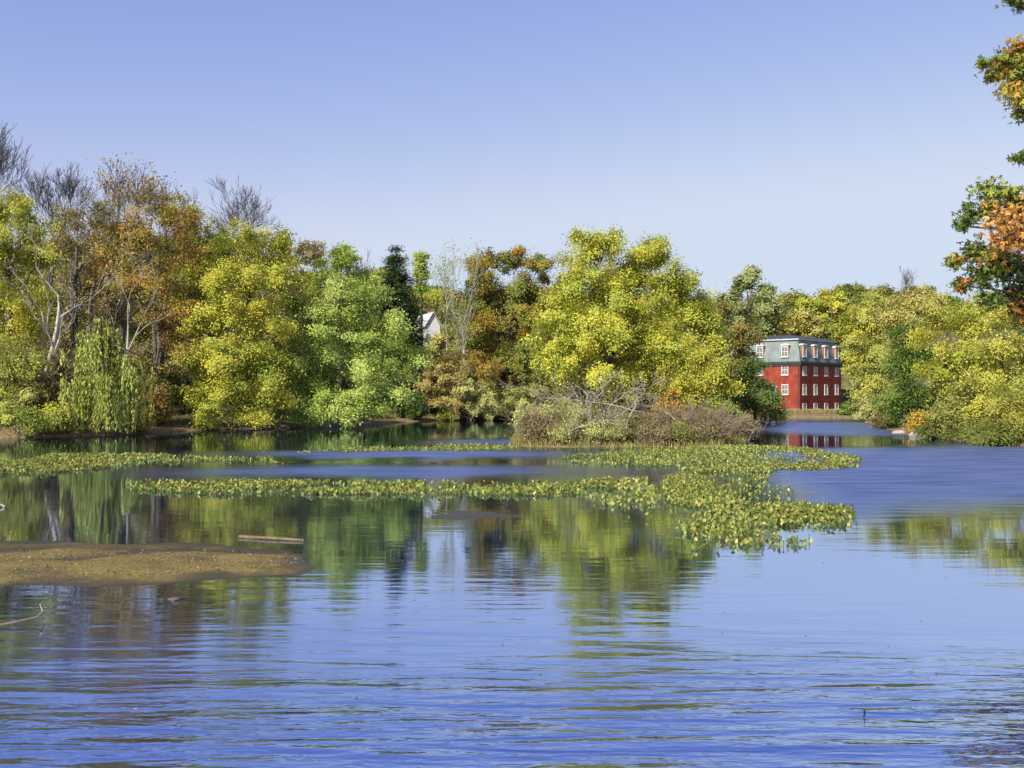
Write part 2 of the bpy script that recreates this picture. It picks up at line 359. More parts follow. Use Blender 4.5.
def wander(rng, p, q, n, amp):
    out = []
    for i in range(n+1):
        t = i/n; k = amp*math.sin(pi*t)
        out.append(tuple(p[j]+(q[j]-p[j])*t+rng.normal()*k*(.35 if 0 < i < n else 0)+(k*.5 if j == 2 else 0)*(1 if i < n else 0) for j in range(3)))
    return out
def auto_lobes(rng, H, Wd, cb, n, top=1.0):
    """lobes spread through an uneven ovoid envelope"""
    L_ = []; zc = H*(cb+1)/2; rz = H*(1-cb)/2; rx = Wd/2
    ga = 2.399963
    for i in range(n):
        v = -0.92+1.86*(i+.5)/n; a = ga*i+rng.uniform(-.4, .4)
        wdt = math.sqrt(max(0, 1-v*v))*(1.0 if v < 0 else 1-.22*v*top)
        r = min(rng.uniform(.20, .34)*Wd, rz*.5)*(1-.25*max(v, 0))
        rad = max(0, rx*wdt-r*.75)*rng.uniform(.8, 1.1)
        L_.append((cos(a)*rad, sin(a)*rad, zc+v*(rz-r*.55), r))
    L_.append((0, 0, zc, rx*.45))
    return L_

def build_tree(name, label, px, top, D, wpx, pal, seed, cb=.25, cat='tree', group=None, lobes=None, dens=13, leaf=.225, nper=50, csz=.58, nl=15, bark='bark', trunk=True, lean=0, mixc=.5, dx=0, twigs=3):
    rng = np.random.default_rng(seed)
    x = X_(px, D); z0 = ground(x, D)-.05
    H = Z_(top, D)-z0; Wd = wpx/FP*D
    t = empty(name, (x, D, z0)); tag(t, label, cat, group)
    if lobes is None: L_ = auto_lobes(rng, H*.97, Wd, cb, nl)
    else: L_ = [((lx-px)/FP*D, ly, Z_(lz, D)-z0, lr/FP*D) for lx, ly, lz, lr in lobes]
    sc = D/95.0
    CL, (V, F, C) = lobed_crown(rng, L_, pal, dens*1.1, leaf*max(.75, sc**.6), csz, nper, mixc)
    if trunk:
        T = Tubes(); r0 = .016*H+.06
        tz = H*.72
        bend = [(lean*H*.1*k+rng.normal()*.12*(k > 0), rng.normal()*.12*(k > 0), tz*k) for k in (0, .2, .4, .6, .8, 1)]
        T.tube(bend, [r0*1.25, r0, r0*.85, r0*.68, r0*.5, r0*.3], 7)
        for (lx, ly, lz, lr) in L_:
            k = min(max((lz/tz)*.72-.12, .12), .92)
            i = min(int(k*5), 4); f = k*5-i
            s = tuple(bend[i][j]+(bend[i+1][j]-bend[i][j])*f for j in range(3))
            P = wander(rng, s, (lx, ly, lz), 4, .5*lr)
            rb = r0*.36*(1-.45*k)
            T.tube(P, [rb, rb*.8, rb*.6, rb*.42, rb*.25], 5)
            for q in range(twigs):
                e = CL[rng.integers(len(CL))]
                dd = np.linalg.norm(CL-np.array([lx, ly, lz]), axis=1); near = np.where(dd < lr*1.1)[0]
                if len(near): e = CL[near[rng.integers(len(near))]]
                T.tube(wander(rng, P[3], tuple(e), 2, .25*lr), [rb*.3, rb*.2, rb*.1], 3)
        link('trunk', T.mesh('trunk'), M[bark], t)
    link('crown', mesh_np('crown', V, F, C), M['leaf'], t)
    return t

def twig_tree(T, rng, p, d, L, r, depth, spread=.55, up=.12, kids=(3, 4), wig=.12, tips=None, rmin=.012):
    n = 4; pts = [tuple(p)]; rad = [r]; d = np.array(d, float); q = np.array(p, float); nodes = []
    for i in range(n):
        d = d+rng.normal(size=3)*wig+np.array([0, 0, up]); d /= np.linalg.norm(d)
        q = q+d*L/n; pts.append(tuple(q)); rad.append(max(r*(1-.55*(i+1)/n), rmin)); nodes.append((q.copy(), d.copy(), rad[-1]))
    T.tube(pts, rad, 6 if r > .12 else (4 if r > .04 else 3), cap=False)
    if depth == 0:
        if tips is not None: tips.append(q.copy())
        return
    for k in range(rng.integers(kids[0], kids[1]+1)):
        i = rng.integers(1, n) if k else n-1
        a, dd, rr = nodes[i]
        u = rng.normal(size=3); u -= dd*(u @ dd); u /= np.linalg.norm(u)
        nd_ = dd+u*spread*rng.uniform(.6, 1.5); nd_ /= np.linalg.norm(nd_)
        twig_tree(T, rng, a, nd_, L*rng.uniform(.55, .82), max(rr*.72, rmin), depth-1, spread, up, kids, wig, tips, rmin)

def build_bare(name, label, px, top, D, seed, trunkfrac=.32, bark='greybark', depth=5, spread=.5, r0=None, leaves=None, nleaf=0, lean=(0, 0), cat='tree', group=None, kids=(3, 4), leafsz=.26, rmin=.026, up=.12, scale_w=1.0, csz=.45):
    rng = np.random.default_rng(seed)
    x = X_(px, D); z0 = ground(x, D)-.05; H = Z_(top, D)-z0
    t = empty(name, (x, D, z0)); tag(t, label, cat, group)
    T = Tubes(); tips = []
    r = r0 or .011*H+.05
    f = np.array([lean[0]*H*trunkfrac, lean[1]*H*trunkfrac, H*trunkfrac])
    T.tube([(0, 0, 0), tuple(f*.35+rng.normal(size=3)*.1), tuple(f*.7+rng.normal(size=3)*.1), tuple(f)], [r*1.3, r*1.05, r*.95, r*.85], 7)
    d0 = np.array([lean[0]*.6, lean[1]*.6, 1.0]); d0 /= np.linalg.norm(d0)
    twig_tree(T, rng, f, d0, H*.30, r*.85, depth, spread, up, kids, tips=tips, rmin=rmin)
    for k in range(2):
        a = rng.uniform(0, 6.28); u = np.array([cos(a)*.6, sin(a)*.6, .8])
        twig_tree(T, rng, f*(.7+.25*k), u, H*.24, r*.55, depth-1, spread, up, kids, tips=tips, rmin=rmin)
    V = np.array(T.v); m = V[:, 2].max(); s = H/m
    V *= s; V[:, :2] *= scale_w
    T.v = V
    link('trunk', T.mesh('trunk'), M[bark], t)
    if leaves:
        tp = np.array(tips)*np.array([scale_w, scale_w, 1])*s; tp = tp[rng.permutation(len(tp))[:nleaf]]
        V, F, C = clump_leaves(rng, tp, np.full(len(tp), csz), 9, leafsz, pick(rng, leaves, len(tp)), np.tile([0, 0, .3], (len(tp), 1)))
        link('crown', mesh_np('crown', V, F, C), M['leaf'], t)
    return t

def build_shrub(name, label, px, top, D, wpx, pal, seed, cat='shrub', group=None, twiggy=0, leafd=16, leaf=.22, nper=24, stems=9, dy=.7, bark='twig', csz=.35, squat=1.0):
    rng = np.random.default_rng(seed)
    x = X_(px, D); z0 = ground(x, D)-.05; H = max(Z_(top, D)-z0, .5); Wd = wpx/FP*D
    t = empty(name, (x, D, z0)); tag(t, label, cat, group)
    n = 9; L_ = []
    for i in range(n):
        a = rng.uniform(0, 6.28); q = math.sqrt(rng.random()); r = min(rng.uniform(.17, .28)*Wd, H*.42)
        px_, py_ = cos(a)*q*(Wd/2-r*.7), sin(a)*q*(Wd/2-r*.7)*dy
        zt = (H-r*.8)*(1-.5*q**2)*rng.uniform(.5, 1)
        L_.append((px_, py_, max(zt, r*.5), r))
        if zt > r*2: L_.append((px_*1.05, py_*1.05, zt*.45, r*1.05))
    CL, (V, F, C) = lobed_crown(rng, L_, pal, leafd, leaf*max(.7, (D/95)**.6), csz, nper)
    z = V.reshape(-1, 4, 3)[:, :, 2].min(1) > .02
    V = V.reshape(-1, 4, 3)[z].reshape(-1, 3); C = C.reshape(-1, 4, 3)[z].reshape(-1, 3); F = np.arange(len(V)).reshape(-1, 4)
    T = Tubes()
    for i in range(stems):
        e = CL[rng.integers(len(CL))]
        T.tube(wander(rng, (rng.normal()*Wd*.08, rng.normal()*Wd*.08, 0), tuple(e), 4, .3), [.05, .042, .034, .025, .012], 4)
    for i in range(twiggy):
        a = rng.uniform(0, 6.28); b = (cos(a)*Wd*.25*rng.random(), sin(a)*Wd*.25*rng.random(), 0)
        twig_tree(T, rng, b, (cos(a)*.6, sin(a)*.6, 1), H*rng.uniform(.3, .66), .03, 2, .6, .02, (2, 3), .16, rmin=.011)
    link('stems', T.mesh('stems'), M[bark], t)
    link('crown', mesh_np('crown', V, F, C), M['leaf'], t)
    return t

# palettes: leaf colours (reflectance) with weights
YG = [((.50, .47, .055), 3), ((.40, .42, .06), 3), ((.58, .50, .06), 2), ((.25, .32, .045), 1.5)]
YEL = [((.56, .49, .06), 3), ((.46, .45, .06), 3), ((.34, .38, .05), 2.5), ((.24, .27, .04), 1.2)]
LIME = [((.42, .48, .095), 3), ((.33, .42, .065), 3), ((.52, .54, .14), 2), ((.20, .30, .045), 2)]
GREEN = [((.15, .23, .035), 3), ((.20, .28, .05), 3), ((.28, .33, .06), 1.5), ((.08, .14, .025), 1.5)]
DARK = [((.04, .075, .02), 3), ((.06, .10, .028), 2), ((.09, .13, .035), 1)]
RUST = [((.38, .21, .045), 3), ((.28, .17, .05), 2.5), ((.36, .27, .06), 2.5), ((.22, .22, .05), 2), ((.36, .34, .06), 2)]
MAPLE = [((.17, .22, .035), 3), ((.26, .27, .05), 2), ((.40, .20, .03), 1.5), ((.42, .28, .04), 1.5)]
OLIVE = [((.30, .29, .06), 3), ((.22, .24, .05), 2), ((.38, .33, .08), 2), ((.14, .17, .035), 1)]
BROWN = [((.30, .23, .10), 3), ((.24, .18, .08), 2), ((.36, .30, .12), 2), ((.26, .26, .07), 1)]
GOLD = [((.50, .42, .10), 3), ((.44, .40, .10), 3), ((.54, .48, .14), 2), ((.36, .34, .07), 2)]
STRAW = [((.54, .50, .16), 3), ((.46, .45, .13), 3), ((.38, .38, .09), 2), ((.28, .30, .06), 1)]
ORNG = [((.56, .30, .035), 3), ((.52, .37, .045), 2), ((.40, .31, .06), 2), ((.34, .18, .035), 1)]
# ------------------------------------------------------------------ trees: left bank
build_tree('deciduous_tree', 'yellow green tree with dark lower boughs rising at the left end of the bank', 8, 178, 93, 90, YG, 11, cb=.12,
    lobes=[(5,0,205,26),(30,0,225,24),(-18,1,225,30),(12,-1,255,32),(38,0,262,22),(-15,0,275,34),(20,-1,300,30),(0,0,335,34),(32,0,330,24)], dens=9)
build_bare('bare_tree', 'leafless grey tree top standing highest at the left end of the wood', -20, 118, 108, 21, trunkfrac=.55, depth=5, spread=.42, kids=(3,5))
build_bare('bare_tree', 'leafless tree with thin upright twigs rising behind the brown thicket', 48, 158, 116, 22, trunkfrac=.5, depth=5, spread=.42, kids=(3,5), scale_w=1.1)
build_bare('bare_tree', 'leafless tree with a broad purple grey fan of twigs beside the sparse orange treetop', 90, 155, 116, 23, trunkfrac=.5, depth=5, spread=.45, kids=(3,5), scale_w=1.2)
build_bare('sparse_tree', 'tall tree with few orange yellow leaves left at its top', 122, 164, 110, 24, trunkfrac=.5, depth=4, spread=.42, leaves=ORNG, nleaf=170, kids=(3,5), leafsz=.3, csz=.6)
build_bare('bare_tree', 'low leafless grey treetop between the russet tree and the green treetop', 155, 180, 117, 25, trunkfrac=.55, depth=4, spread=.5, kids=(3,5))
build_tree('deciduous_tree', 'russet and brown tree behind the willow with orange patches', 158, 188, 98, 110, RUST, 12, cb=.1,
    lobes=[(148,1,212,24),(172,1,222,20),(135,1,245,28),(182,0,258,24),(160,0,282,32),(192,-1,318,22),(128,1,283,26),(160,0,335,26),(186,-1,352,20),(112,2,235,24),(148,-1,372,22),(100,2,268,24)], dens=7)
build_tree('deciduous_tree', 'olive brown thicket tree behind the leaning pale trunk', 75, 190, 102, 110, BROWN, 13, cb=.1,
    lobes=[(58,2,215,24),(88,2,212,24),(40,2,248,26),(75,2,255,30),(105,2,258,26),(60,2,300,34),(95,2,310,34),(40,2,345,30),(75,2,360,34)], dens=5.5, leaf=.21)
build_bare('pale_barked_tree', 'pale leaning tree with forked white limbs above the left shrubs', 36, 222, 86, 31, trunkfrac=.45, depth=4, spread=.62, bark='palebark', r0=.27, lean=(.28,-.05), leaves=BROWN, nleaf=110, kids=(2,3), scale_w=.9, rmin=.02)
build_bare('pale_barked_tree', 'pale forked tree standing just right of the leaning white tree, above the willow', 122, 236, 95, 33, trunkfrac=.42, depth=4, spread=.5, bark='palebark', r0=.2, lean=(.1,0), leaves=ORNG, nleaf=130, kids=(2,3), scale_w=.8, rmin=.02)
build_tree('deciduous_tree', 'bright green treetop between the russet tree and the tall yellow tree', 188, 195, 114, 70, YG, 14,
    lobes=[(176,0,212,18),(192,0,225,22),(205,0,250,26),(180,0,255,24),(200,0,290,26),(175,2,300,26)], dens=8)
build_bare('bare_tree', 'leafless round topped tree alone above the yellow tree', 230, 176, 116, 26, trunkfrac=.55, depth=5, spread=.6, kids=(3,5), scale_w=.95)
build_tree('deciduous_tree', 'tall yellow tree with foliage down to the water left of the broad green tree', 248, 220, 98, 105, YEL, 15, cb=.04,
    lobes=[(240,0,246,26),(272,0,243,20),(215,1,272,28),(252,-1,282,34),(288,0,282,25),(222,-1,318,34),(264,-2,325,34),(240,-3,362,36),(276,-3,374,28),(213,-1,362,26),(252,-4,398,28),(284,-4,404,18),(222,-3,400,20),(248,-5,416,14),(228,-5,416,13),(270,-5,417,14)], dens=9)
build_tree('deciduous_tree', 'green treetop poking up behind the broad green tree', 340, 240, 122, 60, LIME, 16,
    lobes=[(346,0,256,16),(332,0,264,14),(352,0,285,24),(322,0,290,22),(318,1,330,26)], dens=8)
build_tree('deciduous_tree', 'broad green tree with pale tips hanging over the left bank', 352, 266, 103, 140, LIME, 17, cb=.04,
    lobes=[(334,0,290,28),(362,0,300,24),(308,0,318,32),(350,-2,328,38),(390,0,332,28),(407,0,358,24),(318,-2,362,36),(364,-3,368,36),(300,-2,388,24),(332,-4,396,26),(376,-4,392,24),(404,-1,382,16),(350,-4,405,18),(352,-5,414,13),(330,-5,414,13),(376,-5,410,14),(308,-4,408,13)], dens=9)
build_tree('deciduous_tree', 'narrow pale green young treetop beside the dark conifer', 421, 248, 152, 26, LIME, 18,
    lobes=[(421,0,257,5),(420,0,266,7),(422,0,278,8),(420,0,290,8)], dens=10)
build_tree('deciduous_tree', 'green maple with rusty orange patches left of the great yellow tree', 512, 246, 136, 110, MAPLE, 19, cb=.08,
    lobes=[(488,0,262,18),(512,0,262,18),(538,0,268,18),(482,0,290,24),(515,0,292,26),(546,0,295,20),(495,-1,325,28),(530,-1,325,26),(512,-2,358,26),(545,-1,355,22),(514,1,308,26),(545,1,320,20),(485,1,312,20),(480,0,350,20)], dens=7.5)
build_bare('pale_barked_tree', 'straight pale trunk with few leaves, left one of the slim pair near the white house', 447, 236, 132, 41, trunkfrac=.55, depth=4, spread=.5, bark='palebark', r0=.2, leaves=LIME, nleaf=70, kids=(2,4), rmin=.025, scale_w=.8)
build_bare('pale_barked_tree', 'pale twin limbed tree, right one of the slim pair near the white house', 464, 243, 132.5, 42, trunkfrac=.3, depth=4, spread=.42, bark='palebark', r0=.2, leaves=LIME, nleaf=60, kids=(2,4), rmin=.025, scale_w=.8)
build_bare('bare_tree', 'leafless grey tree standing in front of the rusty maple', 537, 248, 140, 43, trunkfrac=.5, depth=5, spread=.5, r0=.22, kids=(2,3), rmin=.02)
build_bare('bare_tree', 'small leafless tree poking up just left of the dark conifer', 368, 246, 132, 44, trunkfrac=.55, depth=4, spread=.4, kids=(3,5))

# the willow
def willow():
    rng = np.random.default_rng(77); D = 83; px = 103; x = X_(px, D); z0 = ground(x, D)-.05; H = Z_(300, D)-z0
    t = empty('willow_tree', (x, D, z0)); tag(t, 'green weeping willow trailing long fronds to the water', 'tree')
    T = Tubes(); T.tube([(0,0,0),(.1,0,H*.3),(-.1,0,H*.6),(0,0,H*.85)], [.2,.17,.13,.06], 7)
    Cs, Bs, Cc = [], [], []
    cols = [((.27,.31,.055),3),((.36,.39,.085),3),((.16,.19,.04),1.5),((.44,.43,.11),1.5)]
    for k in range(36):
        a = 2.399963*k+rng.normal()*.25; R0 = rng.uniform(.5, 4.6); zt = H*(.98-.075*R0)*rng.uniform(.55, 1)
        end = (cos(a)*R0, sin(a)*R0, zt-.25*R0)
        P = [(0,0,H*rng.uniform(.45,.8)), (cos(a)*R0*.5, sin(a)*R0*.5, zt), end]
        T.tube(P, [.08,.05,.02], 4)
        for s in range(14):
            f = rng.uniform(.3, 1.0); j = rng.normal(size=2)*.42
            bx = cos(a)*R0*f+j[0]; by = sin(a)*R0*f+j[1]; bz = zt*(1-.03*rng.random())-.3*R0*f*f
            ln = min(bz-.25, rng.uniform(.2, 1.0)**.8*bz)
            c = pick(rng, cols, 1)[0]*rng.uniform(.8, 1.2)
            sw = rng.normal(size=2)*.12
            n = int(ln*9)
            tt = np.sort(rng.random(n))
            pos = np.stack([bx+sw[0]*tt+rng.normal(size=n)*.07, by+sw[1]*tt+rng.normal(size=n)*.07, bz-ln*tt], 1)
            Cs.append(pos); Cc.append(np.tile(c, (n, 1))*rng.uniform(.85, 1.15, (n, 1)))
    C = np.concatenate(Cs); cc = np.concatenate(Cc); n = len(C)
    ang = rng.uniform(0, 6.28, n); tdir = np.stack([rng.normal(size=n)*.22, rng.normal(size=n)*.22, -np.ones(n)], 1); b = np.stack([np.cos(ang), np.sin(ang), np.zeros(n)], 1)
    l = rng.uniform(.2, .42, n)[:, None]; w_ = rng.uniform(.04, .08, n)[:, None]
    V = np.stack([C, C+tdir*l*.5+b*w_, C+tdir*l, C+tdir*l*.5-b*w_], 1).reshape(-1, 3)
    link('trunk', T.mesh('trunk'), M['bark'], t)
    link('fronds', mesh_np('fronds', V, np.arange(n*4).reshape(-1, 4), np.repeat(cc, 4, 0)), M['leaf'], t)
willow()

# conifers
def conifer(name, label, px, top, D, wpx, pal, seed, dens=1.0, crown0=.08):
    rng = np.random.default_rng(seed); x = X_(px, D); z0 = ground(x, D)-.05; H = Z_(top, D)-z0; Wd = wpx/FP*D
    t = empty(name, (x, D, z0)); tag(t, label, 'conifer')
    T = Tubes(); T.tube([(0,0,0),(.1,0,H*.5),(0,0,H)], [.28,.18,.03], 6)
    CL, OUT = [], []
    nw = int(H*2.4)
    for i in range(nw):
        f = (i+.5)/nw; z = H*(crown0+(1-crown0)*f)+rng.normal()*.15; rad = Wd/2*(1-f)**.55*rng.uniform(.75, 1.12)+.15
        m = rng.integers(5, 8); a0 = rng.uniform(0, 6.28)
        for k in range(m):
            a = a0+k*2*pi/m+rng.normal()*.15; r_ = rad*rng.uniform(.55, 1.25)
            e = (cos(a)*r_, sin(a)*r_, z-.12*r_+.05*r_)
            T.tube([(0,0,z), (cos(a)*r_*.6, sin(a)*r_*.6, z-.1*r_), e], [.05,.03,.012], 3)
            for s in range(max(2, int(r_*3.2*dens))):
                u = rng.uniform(.25, 1.02); CL.append((cos(a)*r_*u+rng.normal()*.15, sin(a)*r_*u+rng.normal()*.15, z-.1*r_*u+rng.normal()*.12)); OUT.append((cos(a)*.4, sin(a)*.4, .9))
    CL = np.array(CL); OUT = np.array(OUT)
    V, F, C = clump_leaves(rng, CL, np.full(len(CL), .3), 14, .3, pick(rng, pal, len(CL)), OUT, flat=.8)
    link('trunk', T.mesh('trunk'), M['bark'], t); link('crown', mesh_np('crown', V, F, C), M['leaf'], t)
conifer('conifer_tree', 'dark green conifer standing above the wood left of the white house', 396, 247, 132, 96, DARK, 51)
conifer('conifer_tree', 'dark conifer half hidden behind the slim pale trees', 404, 290, 142, 40, DARK, 52)

# ------------------------------------------------------------------ trees: islet
build_tree('deciduous_tree', 'great double crowned yellow green tree on the islet', 612, 227, 94, 180, [((0.490, 0.476, 0.056),3),((0.571, 0.517, 0.062),3),((0.381, 0.422, 0.062),2),((0.258, 0.326, 0.050),1)], 61, cb=.1,
    lobes=[(590,0,252,24),(578,0,285,30),(606,1,280,28),(648,1,262,26),(672,0,290,30),(640,0,300,32),(558,-1,325,28),(598,-3,332,34),(645,-3,342,36),(690,0,322,28),(706,1,352,24),(572,-2,362,28),(548,0,372,18),(682,-2,366,28),(655,2,246,12),(618,4,310,44),(714,0,330,16),(640,-1,376,22),(608,0,245,18),(632,1,268,24),(570,0,310,26),(690,1,300,20),(620,-2,320,30),(598,-4,380,22),(665,-4,352,26),(620,2,355,34),(552,-1,350,22)], dens=10.5)
build_tree('deciduous_tree', 'olive brown tree with rusty leaves hiding the left end of the red mill', 730, 300, 112, 60, [((0.272, 0.231, 0.056),3),((0.190, 0.204, 0.044),3),((0.326, 0.204, 0.050),2)], 62, cb=.1,
    lobes=[(726,0,316,14),(738,0,336,18),(722,0,345,18),(742,0,365,18),(725,0,372,20),(735,1,395,20)], dens=10)
build_tree('deciduous_tree', 'dark green bushy tree in front of the red mill wall', 755, 355, 110, 60, [((0.109, 0.177, 0.037),3),((0.150, 0.218, 0.044),2),((0.218, 0.218, 0.050),1.5)], 63, cb=.02,
    lobes=[(752,0,368,13),(745,0,385,18),(764,0,388,14),(768,-1,405,12),(752,-1,405,18),(738,0,408,16),(772,-1,415,8)], dens=13, leaf=.22)
build_tree('small_tree', 'young yellow tree at the right foot of the great yellow tree', 705, 345, 84, 60, YEL, 64, cb=.05,
    lobes=[(700,0,362,14),(715,0,372,14),(690,0,380,15),(712,0,392,16),(730,0,385,10),(695,0,400,14)], dens=14, leaf=.21)
build_shrub('shrub', 'small orange leaved bush beneath the great yellow tree', 668, 376, 82, 26, ORNG, 65, leaf=.22)
build_shrub('shrub', 'pale yellow green bush drooping over the left end of the islet', 556, 388, 74, 72, STRAW, 66, leaf=.22, twiggy=8)
build_shrub('shrub', 'grey brown brush heap at the left tip of the islet', 536, 404, 66.4, 44, BROWN, 67, leafd=6, leaf=.16, twiggy=26)
build_shrub('shrub', 'straw coloured bush behind the fallen grey branches', 590, 392, 69, 80, STRAW, 68, leafd=12, leaf=.17, twiggy=40)
build_shrub('shrub', 'low green bush in the middle of the islet shore', 620, 408, 67, 46, OLIVE, 69, leafd=10, leaf=.16, twiggy=40)
build_shrub('shrub', 'wide brown twiggy bush at the right end of the islet', 702, 404, 66.8, 80, BROWN, 70, leafd=5, leaf=.14, twiggy=130)
build_shrub('shrub', 'brown twiggy bush with a few green leaves beside the channel to the mill', 738, 412, 73, 48, BROWN, 71, leafd=5, leaf=.17, twiggy=30)
build_shrub('shrub', 'bare grey tangle of upright stems below the great tree', 655, 404, 68, 60, BROWN, 72, leafd=4, leaf=.15, twiggy=55)
build_shrub('shrub', 'bright green low bush beside the dark tree at the right of the islet', 722, 392, 92, 50, [((0.218, 0.299, 0.050),3),((0.326, 0.381, 0.062),2)], 73, leaf=.22)

build_shrub('shrub', 'low ragged yellow green bush at the water edge in the middle of the islet', 604, 416, 65.6, 44, STRAW, 74, leafd=9, leaf=.15, twiggy=30)
build_shrub('shrub', 'low brown tussock bush at the water edge under the crooked dead branch', 650, 420, 65.4, 40, BROWN, 75, leafd=7, leaf=.14, twiggy=50)
build_shrub('shrub', 'small olive tussock at the water edge left of the wide brown bush', 676, 422, 65.6, 30, OLIVE, 76, leafd=9, leaf=.14, twiggy=30)
build_shrub('shrub', 'small straw tussock at the water edge right of the brush heap', 566, 418, 65.8, 40, STRAW, 78, leafd=9, leaf=.14, twiggy=30)

def fallen(name, label, p0, p1, r, seed, depth=3, arch=.6):
    """a dead limb lying from p0 to p1 with side branches"""
    rng = np.random.default_rng(seed); o = np.array(p0, float); q = np.array(p1, float)-o
    t = empty(name, tuple(o)); tag(t, label, 'dead branch', 'dead branches lying on the islet'); T = Tubes(); L = np.linalg.norm(q)
    pts = [tuple(q*k+np.array([rng.normal()*.15, rng.normal()*.15, arch*math.sin(pi*k)])) for k in np.linspace(0, 1, 8)]
    T.tube(pts, [r*(1-.75*k) for k in np.linspace(0, 1, 8)], 7)
    T2 = T
    for k in range(9):
        a = np.array(pts[rng.integers(2, 8)]); u = q/L+np.array([rng.normal()*.6, rng.normal()*.5, abs(rng.normal())*.6+.1])
        twig_tree(T2, rng, a, u/np.linalg.norm(u), L*rng.uniform(.10, .22), r*.4, depth-1, .55, .0, (2, 3), .18, rmin=.014)
    link('limb', T.mesh('limb'), M['dead'], t)
def at(px, py, D): return (X_(px, D), D, Z_(py, D))
fallen('fallen_branch', 'long grey fallen branch sweeping left over the straw bush', at(648,414,67), at(540,398,67.5), .065, 81, arch=.25)
fallen('fallen_branch', 'pale crooked dead branch arching down to the islet shore', at(575,425,66), at(632,402,66.5), .075, 82, arch=-.7)
fallen('fallen_branch', 'grey dead limb rising right from the brush', at(600,420,68), at(648,388,69), .05, 83)
fallen('fallen_branch', 'dead forked limb leaning up against the great tree trunk', at(592,415,70), at(614,380,72), .05, 84)
fallen('fallen_branch', 'pale bare branch rising steeply left of the great tree trunk', at(570,430,65.5), at(598,392,66), .05, 86, arch=.2)
fallen('fallen_branch', 'pale dead branch lying low along the water edge of the islet', at(560,436,65), at(622,424,65), .06, 87, arch=.4)
fallen('fallen_branch', 'grey forked dead branch standing out of the brush below the trunk', at(628,430,65.2), at(640,384,66), .055, 88, arch=.2)
fallen('fallen_branch', 'low dead limb reaching toward the brown bush', at(690,436,66), at(640,405,67), .05, 85)

# ------------------------------------------------------------------ trees: far bank and hill behind the mill
build_tree('deciduous_tree', 'tall pale green tree behind the left part of the mill roof', 748, 266, 200, 62, [((.36,.40,.14),3),((.30,.35,.12),3),((.24,.28,.09),2)], 91, cb=.15,
    lobes=[(752,0,276,10),(740,0,288,12),(762,0,292,11),(732,0,305,16),(756,0,312,18),(774,0,305,12),(740,0,330,18),(722,0,322,14),(765,0,332,14)], dens=5, leaf=.33, csz=.75)
build_tree('deciduous_tree', 'yellow tree on the hill just above the mill roof', 812, 285, 205, 60, YG, 92, cb=.15,
    lobes=[(830,0,296,10),(815,0,305,14),(838,0,312,13),(805,0,320,14),(825,0,328,14)], dens=5, leaf=.33, csz=.75)
build_tree('deciduous_tree', 'golden tree between the mill and the utility pole', 806, 310, 196, 34, GOLD, 93, cb=.1, nl=8, dens=5, leaf=.33, csz=.7)
build_tree('deciduous_tree', 'green treetop on the ridge left of the pole', 790, 291, 232, 50, OLIVE, 94, nl=9, dens=4, leaf=.38, csz=.85)
build_tree('deciduous_tree', 'olive treetop on the ridge above the pole', 850, 283, 236, 52, [((0.218, 0.245, 0.056),3),((0.299, 0.299, 0.062),2)], 95, nl=9, dens=4, leaf=.38, csz=.85)
build_tree('deciduous_tree', 'rounded olive green treetop on the ridge right of the pole', 880, 283, 236, 50, OLIVE, 96, nl=9, dens=4, leaf=.38, csz=.85)
build_tree('deciduous_tree', 'dull green treetop at the ridge end beside the near orange leaves', 915, 285, 228, 56, OLIVE, 97, nl=9, dens=4, leaf=.38, csz=.85)
build_bare('bare_tree', 'leafless treetop on the ridge right of the mill', 902, 264, 222, 98, trunkfrac=.55, depth=4, kids=(3,5), rmin=.03)
build_tree('deciduous_tree', 'tall straw yellow tree close against the right wall of the mill', 872, 292, 130, 70, [((0.571, 0.503, 0.100),3),((0.462, 0.449, 0.088),3),((0.354, 0.381, 0.075),2)], 101, cb=.05,
    lobes=[(880,0,308,15),(866,0,320,15),(893,0,325,17),(860,0,345,16),(880,0,350,20),(862,0,372,15),(880,0,382,18),(865,0,398,12),(897,0,360,18)], dens=9)
build_tree('deciduous_tree', 'pale golden tree rising behind the dark green narrow tree', 908, 288, 118, 70, GOLD, 102, cb=.1,
    lobes=[(905,0,302,16),(925,0,306,16),(892,0,318,14),(915,0,330,20),(938,0,325,16),(900,1,350,20),(935,0,355,20)], dens=9)
build_tree('narrow_tree', 'narrow dark green tree on the right bank', 903, 322, 94, 46, [((0.150, 0.231, 0.037),3),((0.204, 0.286, 0.044),3),((0.095, 0.163, 0.031),2)], 103, cb=.04,
    lobes=[(901,0,334,9),(903,0,348,13),(897,0,365,13),(912,0,368,14),(905,0,385,17),(895,0,400,13),(914,0,402,13),(922,0,355,9),(904,0,418,12)], dens=15, leaf=.21)
build_tree('deciduous_tree', 'yellow green tree right of the narrow dark tree', 950, 296, 88, 90, YG, 104, cb=.04,
    lobes=[(950,0,315,17),(935,0,335,18),(968,0,332,18),(950,-1,360,22),(975,-1,368,20),(932,0,378,18),(955,-2,395,20),(940,-2,415,14)], dens=10)
build_tree('deciduous_tree', 'tall yellow tree at the right edge behind the bank shrubs', 1004, 300, 84, 100, [((0.571, 0.503, 0.075),3),((0.490, 0.462, 0.075),3),((0.354, 0.381, 0.062),2)], 105, cb=.05,
    lobes=[(990,0,318,20),(1018,0,312,22),(1045,0,320,26),(1000,-1,350,25),(1032,-1,352,26),(985,-1,380,20),(1015,-2,390,24),(1045,-2,395,26)], dens=9.5)
build_shrub('shrub', 'bright yellow shrub overhanging the right bank', 988, 384, 71, 70, YEL, 106, leaf=.2)
build_shrub('shrub', 'low orange bush at the waterline below the narrow dark tree', 921, 414, 83, 26, ORNG, 107, leaf=.2)
